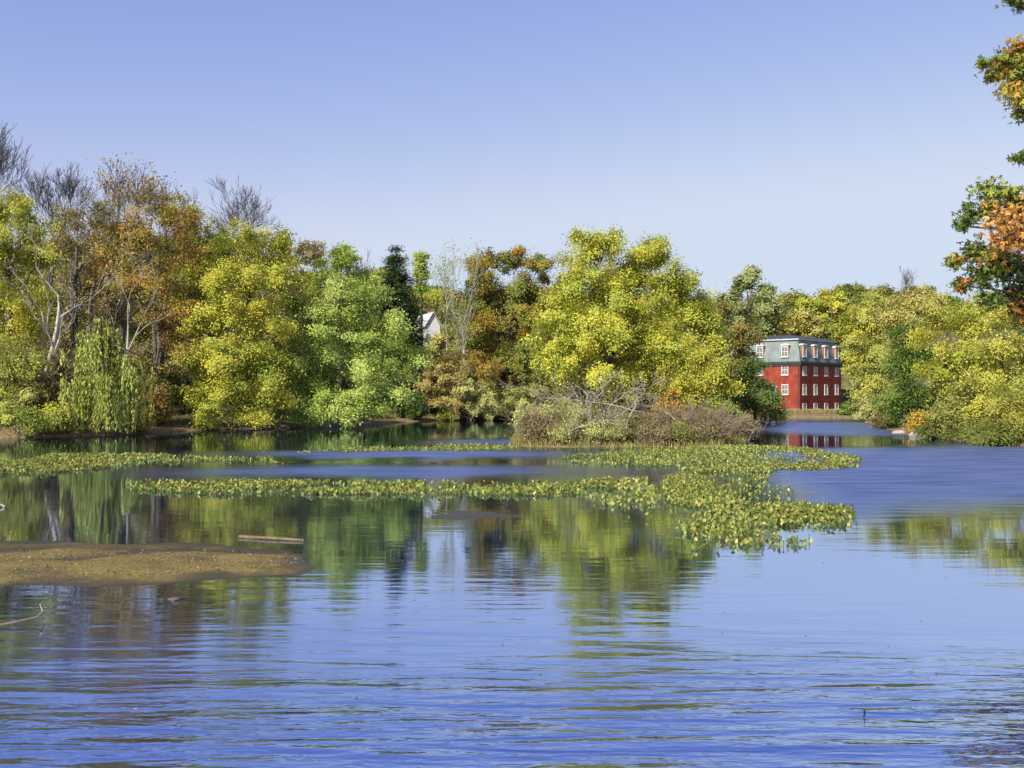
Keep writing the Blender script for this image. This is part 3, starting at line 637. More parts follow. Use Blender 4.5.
build_shrub('shrub', 'olive shrub hanging over dark water on the right bank', 955, 392, 76, 50, OLIVE, 108, leaf=.2)
build_shrub('shrub', 'yellow olive shrub at the right edge of the bank', 1015, 385, 67.5, 62, [((.40,.38,.07),3),((.28,.28,.05),3),((.36,.22,.05),.5)], 109, leaf=.19)
build_shrub('shrub', 'tan shrub at the foot of the straw yellow tree near the mill', 872, 392, 121, 44, STRAW, 111, leaf=.21)
build_shrub('shrub', 'dark olive shrub at the foot of the narrow dark tree', 893, 398, 97, 34, OLIVE, 112, leaf=.2)
build_shrub('shrub', 'small green bush at the right corner of the mill', 846, 402, 141, 12, GREEN, 113, leaf=.22, csz=.25)
build_shrub('shrub', 'small dark bush beside the green one at the mill corner', 856, 400, 142, 13, [((0.082, 0.095, 0.025),2),((0.136, 0.122, 0.037),1)], 114, leaf=.22, csz=.25)

build_shrub('shrub', 'low green shrub with shade painted into its leaves, leaning over the water just right of the pale boulders', 940, 416, 76.5, 44, [((.14,.16,.035),3),((.20,.20,.04),2)], 141, leaf=.2)  # dark leaf colours stand in for the shade along this shore
build_shrub('shrub', 'low olive shrub darkened by painted shade, overhanging the water below the bright yellow one', 972, 424, 70, 46, [((.22,.23,.045),3),((.14,.16,.03),3)], 142, leaf=.2)  # leaf colours darkened to paint in the shoreline shade
build_shrub('shrub', 'low shrub with painted shade in its leaves at the water in the bottom right of the bank', 1006, 420, 66, 50, [((.2,.22,.04),3),((.12,.14,.03),2)], 143, leaf=.2)  # shade under the bank's overhang is put into these leaf colours
build_shrub('shrub', 'low brown shrub at the water left of the orange bush', 884, 416, 98, 30, BROWN, 144, leaf=.2, twiggy=20)

build_tree('deciduous_tree', 'yellow tree on the slope just right of the mill roof', 858, 300, 184, 40, YG, 115, cb=.05, nl=9, dens=6, leaf=.3, csz=.7)
build_tree('deciduous_tree', 'olive tree low on the slope right behind the mill', 846, 335, 188, 34, OLIVE, 116, cb=.02, nl=8, dens=6, leaf=.3, csz=.7)
build_tree('deciduous_tree', 'low olive gold tree hiding the lower half of the white house', 437, 331, 152, 34, GOLD, 118, cb=.02, nl=8, dens=9, leaf=.26)
build_shrub('shrub', 'tiny green bush in front of the white shed', 447, 405, 127.4, 20, YG, 117, leaf=.2)

# ------------------------------------------------------------------ shrubs of the left bank
build_shrub('shrub', 'yellow green shrub with pale top at the left edge of the bank', 14, 318, 82, 70, [((0.435, 0.422, 0.075),3),((0.326, 0.340, 0.062),2),((0.517, 0.490, 0.150),1)], 121, leaf=.21)
build_shrub('shrub', 'low shrub with yellow leaves touching the water at the left edge', 20, 390, 78.5, 60, [((0.408, 0.408, 0.062),3),((0.218, 0.272, 0.050),3)], 122, leaf=.2)
build_shrub('shrub', 'small yellow bush left of the willow', 52, 400, 80.5, 36, YG, 123, leaf=.2)
build_shrub('shrub', 'grey brown bare shrub between the leaning tree and the willow', 55, 330, 86, 50, BROWN, 124, leafd=5, leaf=.2, twiggy=40)
build_shrub('shrub', 'rust red shrub right of the willow', 150, 365, 92, 46, RUST, 125, leaf=.2)
build_shrub('shrub', 'small orange bush at the waterline right of the willow', 136, 414, 86.5, 22, ORNG, 126, leaf=.18)
build_shrub('shrub', 'dark green shrub in the shade behind the strip of beach', 185, 375, 101, 50, GREEN, 128, leaf=.21)
build_shrub('shrub', 'golden brown thicket at the feet of the slim pale trees', 446, 336, 128.8, 66, [((.44,.32,.09),3),((.40,.34,.10),3),((.34,.24,.08),2),((.46,.40,.12),1)], 131, leaf=.22)
build_shrub('shrub', 'orange brown shrub right of the slim pale trees', 482, 348, 130, 40, [((0.462, 0.272, 0.062),3),((0.381, 0.299, 0.062),3)], 132)
build_shrub('shrub', 'low yellow green hedge at the water between broad green tree and islet', 470, 374, 128.2, 62, STRAW, 133, leaf=.21)
build_shrub('shrub', 'pale yellow green shrub beside the low hedge, nearest the islet', 512, 366, 130, 62, STRAW, 134, leaf=.22)
build_shrub('shrub', 'dark plum coloured bush below the rusty maple', 508, 352, 135, 20, [((0.095, 0.054, 0.037),2),((0.136, 0.068, 0.037),1)], 135, leaf=.21)
build_shrub('shrub', 'olive bush seen behind the islet, left of the great tree', 545, 350, 133, 50, OLIVE, 136, leaf=.21)
build_shrub('shrub', 'dark green bush in the shade right of the broad green tree', 410, 385, 123, 34, [((0.095, 0.150, 0.031),3),((0.163, 0.218, 0.044),1)], 137, leaf=.21)

# far woods that read as one mass, and the dim undergrowth under the trees
def mass(name, spots, pals, seed, leaf, dens, csz, nper, hrange, wrange, cap=None):
    rng = np.random.default_rng(seed); Vs, Cs = [], []; T = Tubes()
    for (x, y) in spots:
        z0 = ground(x, y); H = rng.uniform(*hrange); Wd = rng.uniform(*wrange)
        if cap: H = max(min(H, Z_(cap, y)-z0-rng.uniform(0, 2)), 3.0)
        L_ = [(x+a, y+b, z0+c, r) for a, b, c, r in auto_lobes(rng, H, Wd, .05, 7)]
        CL, (V, F, C) = lobed_crown(rng, L_, pals[rng.integers(len(pals))], dens, leaf, csz, nper)
        Vs.append(V); Cs.append(C)
    V = np.concatenate(Vs); C = np.concatenate(Cs)
    return tag(link(name, mesh_np(name, V, np.arange(len(V)).reshape(-1, 4), C), M['leaf']), kind='stuff')
rg = np.random.default_rng(900)
sp = []
for i in range(600):
    y = rg.uniform(215, 300); x = rg.uniform(X_(420, y), X_(1150, y))
    if all((x-a)**2+(y-b)**2 > 70 for a, b in sp): sp.append((x, y))
mass('far_wood', sp, [OLIVE, BROWN, OLIVE, YG, GREEN], 901, .5, 2.4, .9, 22, (10, 13.5), (8, 11), 291)
sp = []
for i in range(700):
    y = rg.uniform(128, 205); x = rg.uniform(X_(-140, y), X_(700, y))
    if abs(x/y*FP+512-433) < 24 and y < 180: continue
    if sdist(np.array([x]), np.array([y]), POND)[0] < -6 and all((x-a)**2+(y-b)**2 > 50 for a, b in sp): sp.append((x, y))
mass('back_wood', [s_ for s_ in sp if s_[0]/s_[1]*FP+512 >= 320], [OLIVE, BROWN, GREEN, OLIVE, YG], 902, .42, 2.4, .8, 22, (10, 13.5), (7, 10), 290)
mass('left_back_wood', [s_ for s_ in sp if s_[0]/s_[1]*FP+512 < 320], [OLIVE, BROWN, BROWN, OLIVE, RUST], 904, .42, 2.6, .8, 22, (9.5, 13), (7, 10), 232)
sp = []
for i in range(900):
    y = rg.uniform(70, 150); x = rg.uniform(X_(-220, y), X_(1220, y)); s = -sdist(np.array([x]), np.array([y]), POND)[0]
    if abs(x-45) < 24 and y > 138: continue
    if 5 < s < 30 and all((x-a)**2+(y-b)**2 > 14 for a, b in sp): sp.append((x, y))
mass('undergrowth', sp, [OLIVE, BROWN, GREEN, DARK], 903, .34, 3.2, .5, 14, (2.2, 4.8), (3.5, 5.5))

for o in list(S.objects):
    if o.parent is None and 'label' in o and 'group' not in o:
        n = o.name.split('.')[0]
        if n == 'shrub': o['group'] = 'shrubs along the banks and the islet'
        elif n in ('deciduous_tree', 'small_tree', 'narrow_tree'): o['group'] = 'leafy trees round the pond'
        elif n in ('bare_tree', 'pale_barked_tree'): o['group'] = 'bare trees in the wood'
        elif n == 'conifer_tree': o['group'] = 'conifers in the wood'
# ------------------------------------------------------------------ the mill
def siding(name, c1, c2, step=.16, rough=.75):
    m, nd, L, p = mat(name)
    tc = nd.new('ShaderNodeTexCoord'); sx = nd.new('ShaderNodeSeparateXYZ'); L.new(tc.outputs['Object'], sx.inputs[0])
    n = nd.new('ShaderNodeTexNoise'); n.inputs['Scale'].default_value = .9; n.inputs['Detail'].default_value = 7; L.new(tc.outputs['Object'], n.inputs[0])
    cr = nd.new('ShaderNodeValToRGB'); cr.color_ramp.elements[0].color = (*c1, 1); cr.color_ramp.elements[1].color = (*c2, 1)
    cr.color_ramp.elements[0].position = .3; cr.color_ramp.elements[1].position = .7
    L.new(n.outputs[0], cr.inputs[0]); L.new(cr.outputs[0], p.inputs['Base Color'])
    d = nd.new('ShaderNodeMath'); d.operation = 'DIVIDE'; d.inputs[1].default_value = step; L.new(sx.outputs[2], d.inputs[0])
    f = nd.new('ShaderNodeMath'); f.operation = 'FRACT'; L.new(d.outputs[0], f.inputs[0])
    b = nd.new('ShaderNodeBump'); b.inputs['Strength'].default_value = .8; b.inputs['Distance'].default_value = .04; L.new(f.outputs[0], b.inputs['Height']); L.new(b.outputs[0], p.inputs['Normal'])
    p.inputs['Roughness'].default_value = rough; p.inputs['Specular IOR Level'].default_value = .25
    return m
M['red'] = siding('red_painted_wall', (.19, .034, .022), (.35, .066, .042))
M['slate'] = siding('grey_green_shingle', (.15, .185, .18), (.235, .275, .265), .22)
M['white'] = noisy('white_paint', (.50, .49, .46), (.66, .65, .62), 3, .6)
M['roof'] = noisy('dark_roof', (.03, .035, .05), (.07, .075, .10), 1.5, .7)
M['cornice'] = noisy('dark_cornice', (.025, .03, .03), (.06, .06, .055), 2, .7)
M['palecornice'] = noisy('pale_cornice', (.35, .37, .38), (.5, .52, .53), 2, .7)
M['stone'] = noisy('rough_stone', (.22, .19, .15), (.46, .41, .33), 2.5, .9, .6)
M['brick'] = noisy('brick', (.2, .08, .05), (.32, .14, .09), 4, .9, .4)
def glass():
    m, nd, L, p = mat('window_glass'); p.inputs['Base Color'].default_value = (.16, .17, .17, 1); p.inputs['Roughness'].default_value = .08
    p.inputs['Specular IOR Level'].default_value = .6; return m
M['glass'] = glass()
M['door'] = noisy('white_door', (.7, .7, .68), (.8, .8, .78), 3, .5)

CX, CY, CZ = 46.3, 160.0, .55
CZ = ground(CX, CY)-.1
UL = (-.733, .68); UR = (.68, .733)      # along the left face and along the right face, away from the near corner
LL, LR_, WT, HT = 24.0, 15.2, Z_(363, 160)-CZ, Z_(337.5, 160)-CZ
mill = empty('mill_building', (CX, CY, CZ), math.atan2(UR[1], UR[0]))
tag(mill, 'red four storey mill with grey green mansard top storey standing at the water', 'building')
# local frame: +x along the right face, +y along the left face (rotated so that the near corner is the origin)
def mill_box(name, m, *a):
    b = Boxes(); b.box(*a); return b.build(name, m, mill)
mill_box('wall', M['red'], 0, LR_, 0, LL, 0, WT)
mill_box('foundation', M['stone'], -.06, LR_+.06, -.06, LL+.06, -1.2, .35)
b = Boxes(); b.box(-.32, LR_+.32, -.32, LL+.32, WT-.08, WT+.28); b.box(-.18, LR_+.18, -.18, LL+.18, WT-.42, WT-.08); cor = b.build('cornice', M['cornice'], mill)
INS = .75
b = Boxes(); z0, z1 = WT+.28, HT-.3
b.hexa([(-.08,-.08,z0),(LR_+.08,-.08,z0),(LR_+.08,LL+.08,z0),(-.08,LL+.08,z0)], [(INS,INS,z1),(LR_-INS,INS,z1),(LR_-INS,LL-INS,z1),(INS,LL-INS,z1)])
mans = b.build('mansard', M['slate'], mill)
b = Boxes(); b.box(INS-.35, LR_-INS+.35, INS-.35, LL-INS+.35, z1, z1+.28); b.build('upper_cornice', M['palecornice'], mill)
b = Boxes(); e = INS-.45
b.hexa([(e,e,z1+.28),(LR_-e,e,z1+.28),(LR_-e,LL-e,z1+.28),(e,LL-e,z1+.28)], [(e+3,e+3,z1+.95),(LR_-e-3,e+3,z1+.95),(LR_-e-3,LL-e-3,z1+.95),(e+3,LL-e-3,z1+.95)])
rf = b.build('roof', M['roof'], mill)
b = Boxes(); b.box(3.2, 4.4, 9.5, 11.3, z1+.5, z1+1.7); b.box(3.05, 4.55, 9.35, 11.45, z1+1.7, z1+1.85); b.build('roof_hatch', M['palecornice'], rf)
def window(face, t, zc, wd, h, off=0.0, parent=None, arch=False, grid_=(2, 2), name='window'):
    """casing, sash, pane and sill; face 'R' looks toward -y, 'L' toward -x"""
    def bx(B, a0, a1, d0, d1, zz0, zz1):
        if face == 'R': B.box(a0, a1, -off-d1, -off-d0, zz0, zz1)
        else: B.box(-off-d1, -off-d0, a0, a1, zz0, zz1)
    fr = .105; B = Boxes(); a0, a1, q0, q1 = t-wd/2, t+wd/2, zc-h/2, zc+h/2
    bx(B, a0, a0+fr, -.05, .09, q0, q1); bx(B, a1-fr, a1, -.05, .09, q0, q1)
    bx(B, a0+fr, a1-fr, -.05, .09, q1-fr*1.3, q1); bx(B, a0+fr, a1-fr, -.05, .09, q0, q0+fr)
    f = B.build(name, M['white'], parent or mill)
    G_ = Boxes(); bx(G_, a0+fr, a1-fr, -.04, .02, q0+fr, q1-fr*1.3); G_.build('pane', M['glass'], f)
    K = Boxes(); iw0, iw1, iz0, iz1 = a0+fr, a1-fr, q0+fr, q1-fr*1.3
    m_ = (iz0+iz1)/2; bx(K, iw0, iw1, .021, .06, m_-.04, m_+.04)
    for i in range(1, grid_[0]):
        c = iw0+(iw1-iw0)*i/grid_[0]; bx(K, c-.03, c+.03, .021, .055, iz0, m_-.04); bx(K, c-.03, c+.03, .021, .055, m_+.04, iz1)
    K.build('sash_bars', M['white'], f)
    Sl = Boxes(); bx(Sl, a0-.08, a1+.08, -.02, .18, q0-.10, q0-.003); Sl.build('sill', M['white'], f)
    if arch: A = Boxes(); bx(A, a0-.06, a1+.06, -.02, .16, q1+.003, q1+.12); A.build('hood', M['white'], f)
    return f
RT = [1.55, 5.45, 9.35, 13.35]; LT = [2.6, 7.1, 11.6, 16.1, 20.6]
def zrow(py): return Z_(py, 160)-CZ
for t in RT:
    window('R', t, zrow(370.0), 1.22, 1.65); window('R', t, zrow(389.4), 1.22, 1.7); window('R', t, zrow(406.8), 1.3, 1.05)
for i, t in enumerate(LT):
    window('L', t, zrow(369.6), 1.2, 1.65); window('L', t, zrow(389.4), 1.2, 1.65)
    if i > 2: window('L', t, zrow(406.6), 1.2, 1.0)
# the boarded white opening and the half window beside it
bd = Boxes(); bd.box(-.10, .0, 4.05, 5.25, zrow(394.3), zrow(385)); bo = bd.build('boarded_door', M['door'], mill); bo['label'] = 'white boarded loading door'
k = Boxes(); k.box(-.14, -.101, 4.05, 4.17, zrow(394.3), zrow(385)); k.box(-.14, -.101, 5.13, 5.25, zrow(394.3), zrow(385)); k.box(-.14, -.101, 4.17, 5.13, zrow(385.8), zrow(385)); k.build('frame', M['white'], bo)
# dormers: cheeks, front window, little hood
def dormer(face, t):
    zc = zrow(350.8); h = 1.9; wd = 1.3
    D_ = Boxes(); y1 = 1.0
    if face == 'R': D_.box(t-wd/2, t+wd/2, -.02, y1, zc-h/2, zc+h/2)
    else: D_.box(-.02, y1, t-wd/2, t+wd/2, zc-h/2, zc+h/2)
    d = D_.build('dormer', M['brick'], mill)
    w_ = window(face, t, zc-.05, wd-.08, h-.2, .02, d, name='dormer_window')
    Hd = Boxes(); n = 8; lo, hi = [], []
    prof = [(t+(wd/2+.12)*cos(pi*i/n), zc+h/2+.30*sin(pi*i/n)) for i in range(n+1)]
    if face == 'R': lo = [(a, -.16, z) for a, z in prof]; hi = [(a, y1, z) for a, z in prof]
    else: lo = [(-.16, a, z) for a, z in prof]; hi = [(y1, a, z) for a, z in prof]
    Hd.hexa(lo, hi); Hd.build('hood', M['white'], d)
for t in RT: dormer('R', t)
for t in LT: dormer('L', t)
b = Boxes(); b.box(-.16, -.04, .12, .24, .4, WT-.45); b.build('downpipe', M['cornice'], mill)

# stone wall and dry grass in front of the mill
t = empty('retaining_wall', (44.5, 153.5, 0)); tag(t, 'low tan stone wall below the red mill', 'wall')
b = Boxes()
for i in range(12): b.box(-3.5+i*1.15, -3.5+i*1.15+1.12, 0, .5, -.3, ground(44, 153)+.45+.05*(i % 3))
b.build('stones', M['stone'], t); t.rotation_euler.z = .12

# utility pole behind the mill
Dp = 188; xp = X_(832, Dp); zp = ground(xp, Dp)
t = empty('utility_pole', (xp, Dp, zp)); tag(t, 'thin brown utility pole rising behind the mill roof', 'utility pole')
T = Tubes(); hp = Z_(305, Dp)-zp; T.tube([(0,0,-.3),(0,0,hp*.5),(0,0,hp)], [.15,.13,.11], 8); link('pole', T.mesh('pole'), M['bark'], t)
b = Boxes(); b.box(-.75, .75, -.14, -.05, hp-1.2, hp-1.05); cr = b.build('crossarm', M['bark'], t)
b = Boxes()
for q in (-.65, -.25, .25, .65): b.box(q-.05, q+.05, -.14, -.05, hp-1.047, hp-.9)
b.build('insulators', M['cornice'], cr)

# white house in the wood
Dh = 168; xh = X_(433, Dh); zh = ground(xh, Dh)
hs_ = empty('white_house', (xh, Dh, zh), .35); tag(hs_, 'white gabled house half hidden in the trees', 'house')
hw, he, hp = 1.25, Z_(326, Dh)-zh, Z_(312.5, Dh)-zh
b = Boxes(); b.hexa([(-hw,0,0),(hw,0,0),(hw,0,he),(0,0,hp),(-hw,0,he)], [(-hw,9,0),(hw,9,0),(hw,9,he),(0,9,hp),(-hw,9,he)]); b.build('wall', M['white'], hs_)
b = Boxes(); o_ = .14
for s in (-1, 1):
    b.hexa([(s*(hw+.3),-.35,he-.2),(0,-.35,hp+.02),(0,-.35,hp+o_+.02),(s*(hw+.3),-.35,he-.2+o_)], [(s*(hw+.3),9.3,he-.2),(0,9.3,hp+.02),(0,9.3,hp+o_+.02),(s*(hw+.3),9.3,he-.2+o_)])
rf = b.build('roof', M['palecornice'], hs_); b = Boxes(); b.box(.3, .9, 4, 4.7, hp-.6, hp+1.0); b.build('chimney', M['brick'], rf)
for q in (-.9, .9):
    b = Boxes(); b.box(q-.4, q+.4, -.05, .0, he-2.6, he-1.2); f = b.build('window', M['white'], hs_); b = Boxes(); b.box(q-.3, q+.3, -.07, -.052, he-2.5, he-1.3); b.build('pane', M['glass'], f)
# low white shed by the water, seen under the boughs
Ds = 128.9; xs_ = X_(447, Ds); zs_ = ground(xs_, Ds)
sh = empty('shed', (xs_, Ds, zs_), -.2); tag(sh, 'low white shed at the water edge below the slim pale trees', 'shed')
b = Boxes(); b.box(-.6, .6, 0, 1.4, -.2, 1.9); b.build('wall', M['white'], sh)
b = Boxes(); b.hexa([(-.75,-.2,1.903),(.75,-.2,1.903),(.75,1.6,1.903),(-.75,1.6,1.903)], [(-.65,.6,2.4),(.65,.6,2.4),(.65,.8,2.4),(-.65,.8,2.4)]); b.build('roof', M['palecornice'], sh)
b = Boxes(); b.box(-.25, .3, -.05, -.002, -.1, 1.5); b.build('door', M['cornice'], sh)
# ------------------------------------------------------------------ pond plants, reeds, litter
def in_poly(rng, poly, n):
    A = np.array(poly); out = []
    lo, hi = A.min(0), A.max(0)
    p = rng.uniform(lo, hi, (n*4, 2)); s = sdist(p[:, 0], p[:, 1], poly)
    return p[s > 0][:n], s[s > 0][:n]
PADC = [((.35, .36, .085), 4), ((.25, .30, .06), 3), ((.45, .44, .14), 1.5), ((.13, .18, .04), 3.5), ((.22, .16, .05), 1)]
def pads(name, label, poly_px, n, seed, size=.125, hgt=(.02, .18), thin=0, pal=PADC):
    """spatterdock: upright heart shaped leaves on stalks above the water"""
    rng = np.random.default_rng(seed); poly = [G(*p) for p in poly_px]
    p, s = in_poly(rng, poly, n)
    den = .5+1.7*wob(p[:, 0]*1.6+seed, p[:, 1]*1.6)+1.3*wob(p[:, 0]*6, p[:, 1]*6+seed)-thin
    edge = sstep(0, .6, s+.5*wob(p[:, 0]*5, p[:, 1]*5))
    k = rng.random(len(p)) < np.clip(den, .03, 1)*(.25+.75*edge); p = p[k]; n = len(p)
    z = rng.uniform(*hgt, n)*(.6+.4*rng.random(n))
    C = np.column_stack([p, z]); sz = size*rng.uniform(.6, 1.3, n)[:, None]
    az = rng.uniform(0, 2*pi, n); tilt = rng.uniform(.45, 1.4, n)
    t = np.stack([np.cos(az)*np.cos(tilt), np.sin(az)*np.cos(tilt), np.sin(tilt)], 1)          # along the midrib
    b = np.stack([-np.sin(az), np.cos(az), np.zeros(n)], 1); nn = np.cross(t, b); nn *= np.sign(nn[:, 2:3]+1e-6)
    fold = rng.uniform(.1, .45, n)[:, None]
    q = lambda u, v: C+t*sz*u+b*sz*v+nn*sz*abs(v)*fold
    V = np.stack([q(-.35, 0), q(-.5, .22), q(-.1, .36), q(.28, .22), q(.55, 0), q(.28, -.22), q(-.1, -.36), q(-.5, -.22)], 1).reshape(-1, 3)
    o = (np.arange(n)*8)[:, None]
    F = np.concatenate([o+np.array([[0, 4, 3, 2]]), o+np.array([[0, 2, 1, 0]])[:, [0, 1, 2, 2]], o+np.array([[0, 6, 5, 4]]), o+np.array([[0, 7, 6, 6]])])
    F = np.concatenate([o+np.array([[0, 4, 3, 2]]), o+np.array([[0, 6, 5, 4]])])
    F2 = np.concatenate([o+np.array([[0, 2, 1]]), o+np.array([[0, 7, 6]])])
    c = pick(rng, pal, n)*rng.uniform(.6, 1.15, (n, 1)); col = np.repeat(c, 8, 0)
    # stalks: slim three sided
    r = .008; sv, base = [], len(V)
    ang = np.array([0, 2.09, 4.19])
    bot = np.stack([np.stack([p[:, 0]+np.cos(a)*r, p[:, 1]+np.sin(a)*r, np.full(n, -.15)], 1) for a in ang], 1)
    J = C-t*sz*.35
    topv = np.stack([J+np.array([cos(a)*r, sin(a)*r, 0]) for a in ang], 1)
    SV = np.concatenate([bot, topv], 1).reshape(-1, 3); so_ = (base+np.arange(n)*6)[:, None]
    F = np.concatenate([F, so_+np.array([[0, 1, 4, 3]]), so_+np.array([[1, 2, 5, 4]]), so_+np.array([[2, 0, 3, 5]])])
    V = np.concatenate([V, SV]); col = np.concatenate([col, np.tile((.16, .19, .05), (len(SV), 1))])
    me = bpy.data.meshes.new(name)
    nl = F.size+F2.size
    me.vertices.add(len(V)); me.vertices.foreach_set('co', V.astype(np.float32).ravel())
    me.loops.add(nl); me.loops.foreach_set('vertex_index', np.concatenate([F.ravel(), F2.ravel()]).astype(np.int32))
    me.polygons.add(len(F)+len(F2)); me.polygons.foreach_set('loop_start', np.concatenate([np.arange(len(F))*4, F.size+np.arange(len(F2))*3]).astype(np.int32))
    me.update(calc_edges=True)
    a = me.color_attributes.new('Col', 'FLOAT_COLOR', 'POINT'); cc = np.ones((len(V), 4), np.float32); cc[:, :3] = col; a.data.foreach_set('color', cc.ravel())
    return tag(link(name, me, M['pad']), label, kind='stuff')
pads('pond_lilies', 'far left bed of yellow green pond plants', [(-40,470),(-40,464),(20,462),(50,456),(130,455),(210,457),(212,461),(140,463),(110,468),(40,474),(-20,475)], 24000, 1)
pads('pond_lilies', 'sparse trail of pond plants running on from the far left bed', [(205,457),(280,459),(285,464),(240,465),(200,461)], 700, 2, thin=.25)
pads('pond_lilies', 'thin far strip of pond plants left of the islet', [(290,452),(380,447),(470,445),(522,445),(525,449),(470,451),(380,451),(300,454)], 4500, 3)
pads('pond_lilies', 'long strip of pond plants across the middle of the pond', [(118,484),(150,481),(260,482),(400,483),(520,482),(620,480),(640,492),(560,497),(470,495),(380,495),(200,495),(130,490)], 17000, 4, thin=.12)
pads('pond_lilies', 'bed of pond plants in front of the islet', [(560,457),(600,453),(660,450),(740,446),(800,448),(860,458),(864,468),(800,472),(730,476),(680,470),(620,465),(570,463)], 27000, 5, thin=.02)
pads('pond_lilies', 'near right bed of pond plants spreading over open water', [(664,478),(700,470),(775,473),(764,484),(795,489),(802,503),(852,510),(858,526),(800,530),(745,540),(700,543),(672,535),(668,510),(660,495)], 26000, 6, size=.11, thin=.14)
pads('pond_lilies', 'thin scatter of pond plants left of the near right bed', [(560,484),(650,478),(665,500),(660,530),(640,522),(600,505)], 1500, 7, thin=.15)
pads('pond_lilies', 'loose plants along the near edge of the right bed', [(640,535),(700,538),(760,535),(815,541),(800,548),(730,549),(690,551),(650,540)], 700, 8, size=.12, thin=.1)

def grass(name, label, fn, n, seed, h, pal, wd=.03, box=None):
    rng = np.random.default_rng(seed); x = rng.uniform(box[0], box[1], n); y = rng.uniform(box[2], box[3], n)
    k = fn(x, y); x, y = x[k], y[k]; z = height(x, y); n = len(x)
    hh = rng.uniform(.5, 1.2, n)*h; az = rng.uniform(0, 6.28, n); ln = rng.normal(size=(n, 2))*.35
    b = np.stack([np.cos(az), np.sin(az), np.zeros(n)], 1)*wd; P = np.stack([x, y, z-.03], 1); tip = P+np.stack([ln[:, 0]*hh, ln[:, 1]*hh, hh], 1); mid = P+np.stack([ln[:, 0]*hh*.3, ln[:, 1]*hh*.3, hh*.6], 1)
    V = np.stack([P-b, P+b, mid+b*.7, mid-b*.7, tip+b*.1, tip-b*.1], 1).reshape(-1, 3); o = (np.arange(n)*6)[:, None]
    F = np.concatenate([o+np.array([[0, 1, 2, 3]]), o+np.array([[3, 2, 4, 5]])])
    c = pick(rng, pal, n)*rng.uniform(.75, 1.2, (n, 1))
    return tag(link(name, mesh_np(name, V, F, np.repeat(c, 6, 0)), M['grassblade']), label, kind='stuff')
DRY = [((.40, .32, .14), 3), ((.30, .25, .10), 2), ((.22, .22, .06), 2)]
GRS = [((.16, .20, .04), 3), ((.24, .25, .06), 2), ((.30, .25, .09), 2)]
grass('dry_reeds', 'dry tan reeds below the mill', lambda x, y: (-sdist(x, y, POND) > 5.5) & (-sdist(x, y, POND) < 14), 9000, 31, .5, DRY, .05, (36, 56, 140, 158))
grass('islet_grass', 'dry grass on the islet', lambda x, y: sdist(x, y, ISLE) > .1, 14000, 32, .4, DRY+GRS, .03, (-1, 19, 64, 80))
grass('bank_grass', 'grass along the left bank', lambda x, y: (-sdist(x, y, POND) > 1.6) & (-sdist(x, y, POND) < 9), 26000, 33, .4, GRS, .045, (-60, 5, 72, 142))
grass('right_bank_grass', 'grass along the right bank', lambda x, y: (-sdist(x, y, POND) > 1.2) & (-sdist(x, y, POND) < 9), 14000, 34, .45, GRS, .04, (13, 46, 24, 130))

# pebbles and fallen leaves on the mud bars, leaves afloat
def litter(name, label, pts_px, n, seed, size, pal, z=.02, spread=1.0, floating=False):
    rng = np.random.default_rng(seed); poly = [G(*p) for p in pts_px]; p, s = in_poly(rng, poly, n); n = len(p)
    V, F = leaf_quads(rng, np.column_stack([p, np.full(n, z)]), np.array([0, 0, 6.0 if floating else 1.5]), size, .75)
    c = pick(rng, pal, n)*rng.uniform(.7, 1.3, (n, 1))
    return tag(link(name, mesh_np(name, V, F, np.repeat(c, 4, 0)), M['pad']), label, kind='stuff')
LIT = [((.30, .23, .10), 3), ((.42, .36, .22), .3), ((.14, .10, .045), 4), ((.24, .22, .07), 1)]
litter('fallen_leaves', 'fallen leaves and chips strewn on the mud flat', [(-60,553),(200,552),(300,558),(312,567),(200,577),(-60,586)], 1500, 41, .04, LIT, .088)
litter('floating_leaves', 'single leaves floating on the pond', [(0,500),(300,500),(560,560),(1000,560),(1000,700),(400,740),(0,740)], 90, 42, .05, LIT, .012, floating=True)
def pebbles(name, label, pts_px, n, seed):
    rng = np.random.default_rng(seed); poly = [G(*p) for p in pts_px]; p, s = in_poly(rng, poly, n); n = len(p)
    O = np.array([(1,0,0),(0,1,0),(-1,0,0),(0,-1,0),(0,0,1),(0,0,-1)], float)
    r = rng.uniform(.006, .016, n)*np.where(rng.random(n) < .05, 2, 1)
    V = (np.column_stack([p, np.full(n, .075)])[:, None]+O[None]*r[:, None, None]*rng.uniform(.6, 1.2, (n, 6, 1))*np.array([1, 1, .6])).reshape(-1, 3)
    T_ = np.array([(0,1,4),(1,2,4),(2,3,4),(3,0,4),(1,0,5),(2,1,5),(3,2,5),(0,3,5)]); F = ((np.arange(n)*6)[:, None, None]+T_[None]).reshape(-1, 3)
    return tag(link(name, mesh_np(name, V, F), M['stone']), label, kind='stuff')
pebbles('pebbles', 'pebbles on the mud flat', [(-60,556),(200,556),(300,560),(310,567),(200,576),(-60,585)], 700, 43)

# driftwood
def stick(name, label, cat, pts, rad, m, twigs=0, seed=0, k=8):
    o = pts[0]; t = empty(name, o); tag(t, label, cat); T = Tubes(); P = [tuple(p[i]-o[i] for i in range(3)) for p in pts]
    T.tube(P, rad, k); link('log' if 'log' in name else 'stem', T.mesh(name), m, t)
    return t, P
def Pw(px, py, z): D = (CH-z)*FP/(py-HZ); return (X_(px, D), D, z)
M['cut'] = noisy('log_end', (.40, .32, .20), (.55, .46, .32), 9, .9)
a, b_ = Pw(240, 536.5, .03), Pw(303, 540, .03)
t, P = stick('floating_log', 'straight brown log floating beyond the mud flat', 'log', [a, tuple((a[i]+b_[i])/2+(.01 if i == 2 else 0) for i in range(3)), b_], [.042, .04, .035], noisy('log_bark', (.06, .045, .022), (.24, .18, .09), 6, .9, .5, stretch=(1, 4, 4)))
T = Tubes()
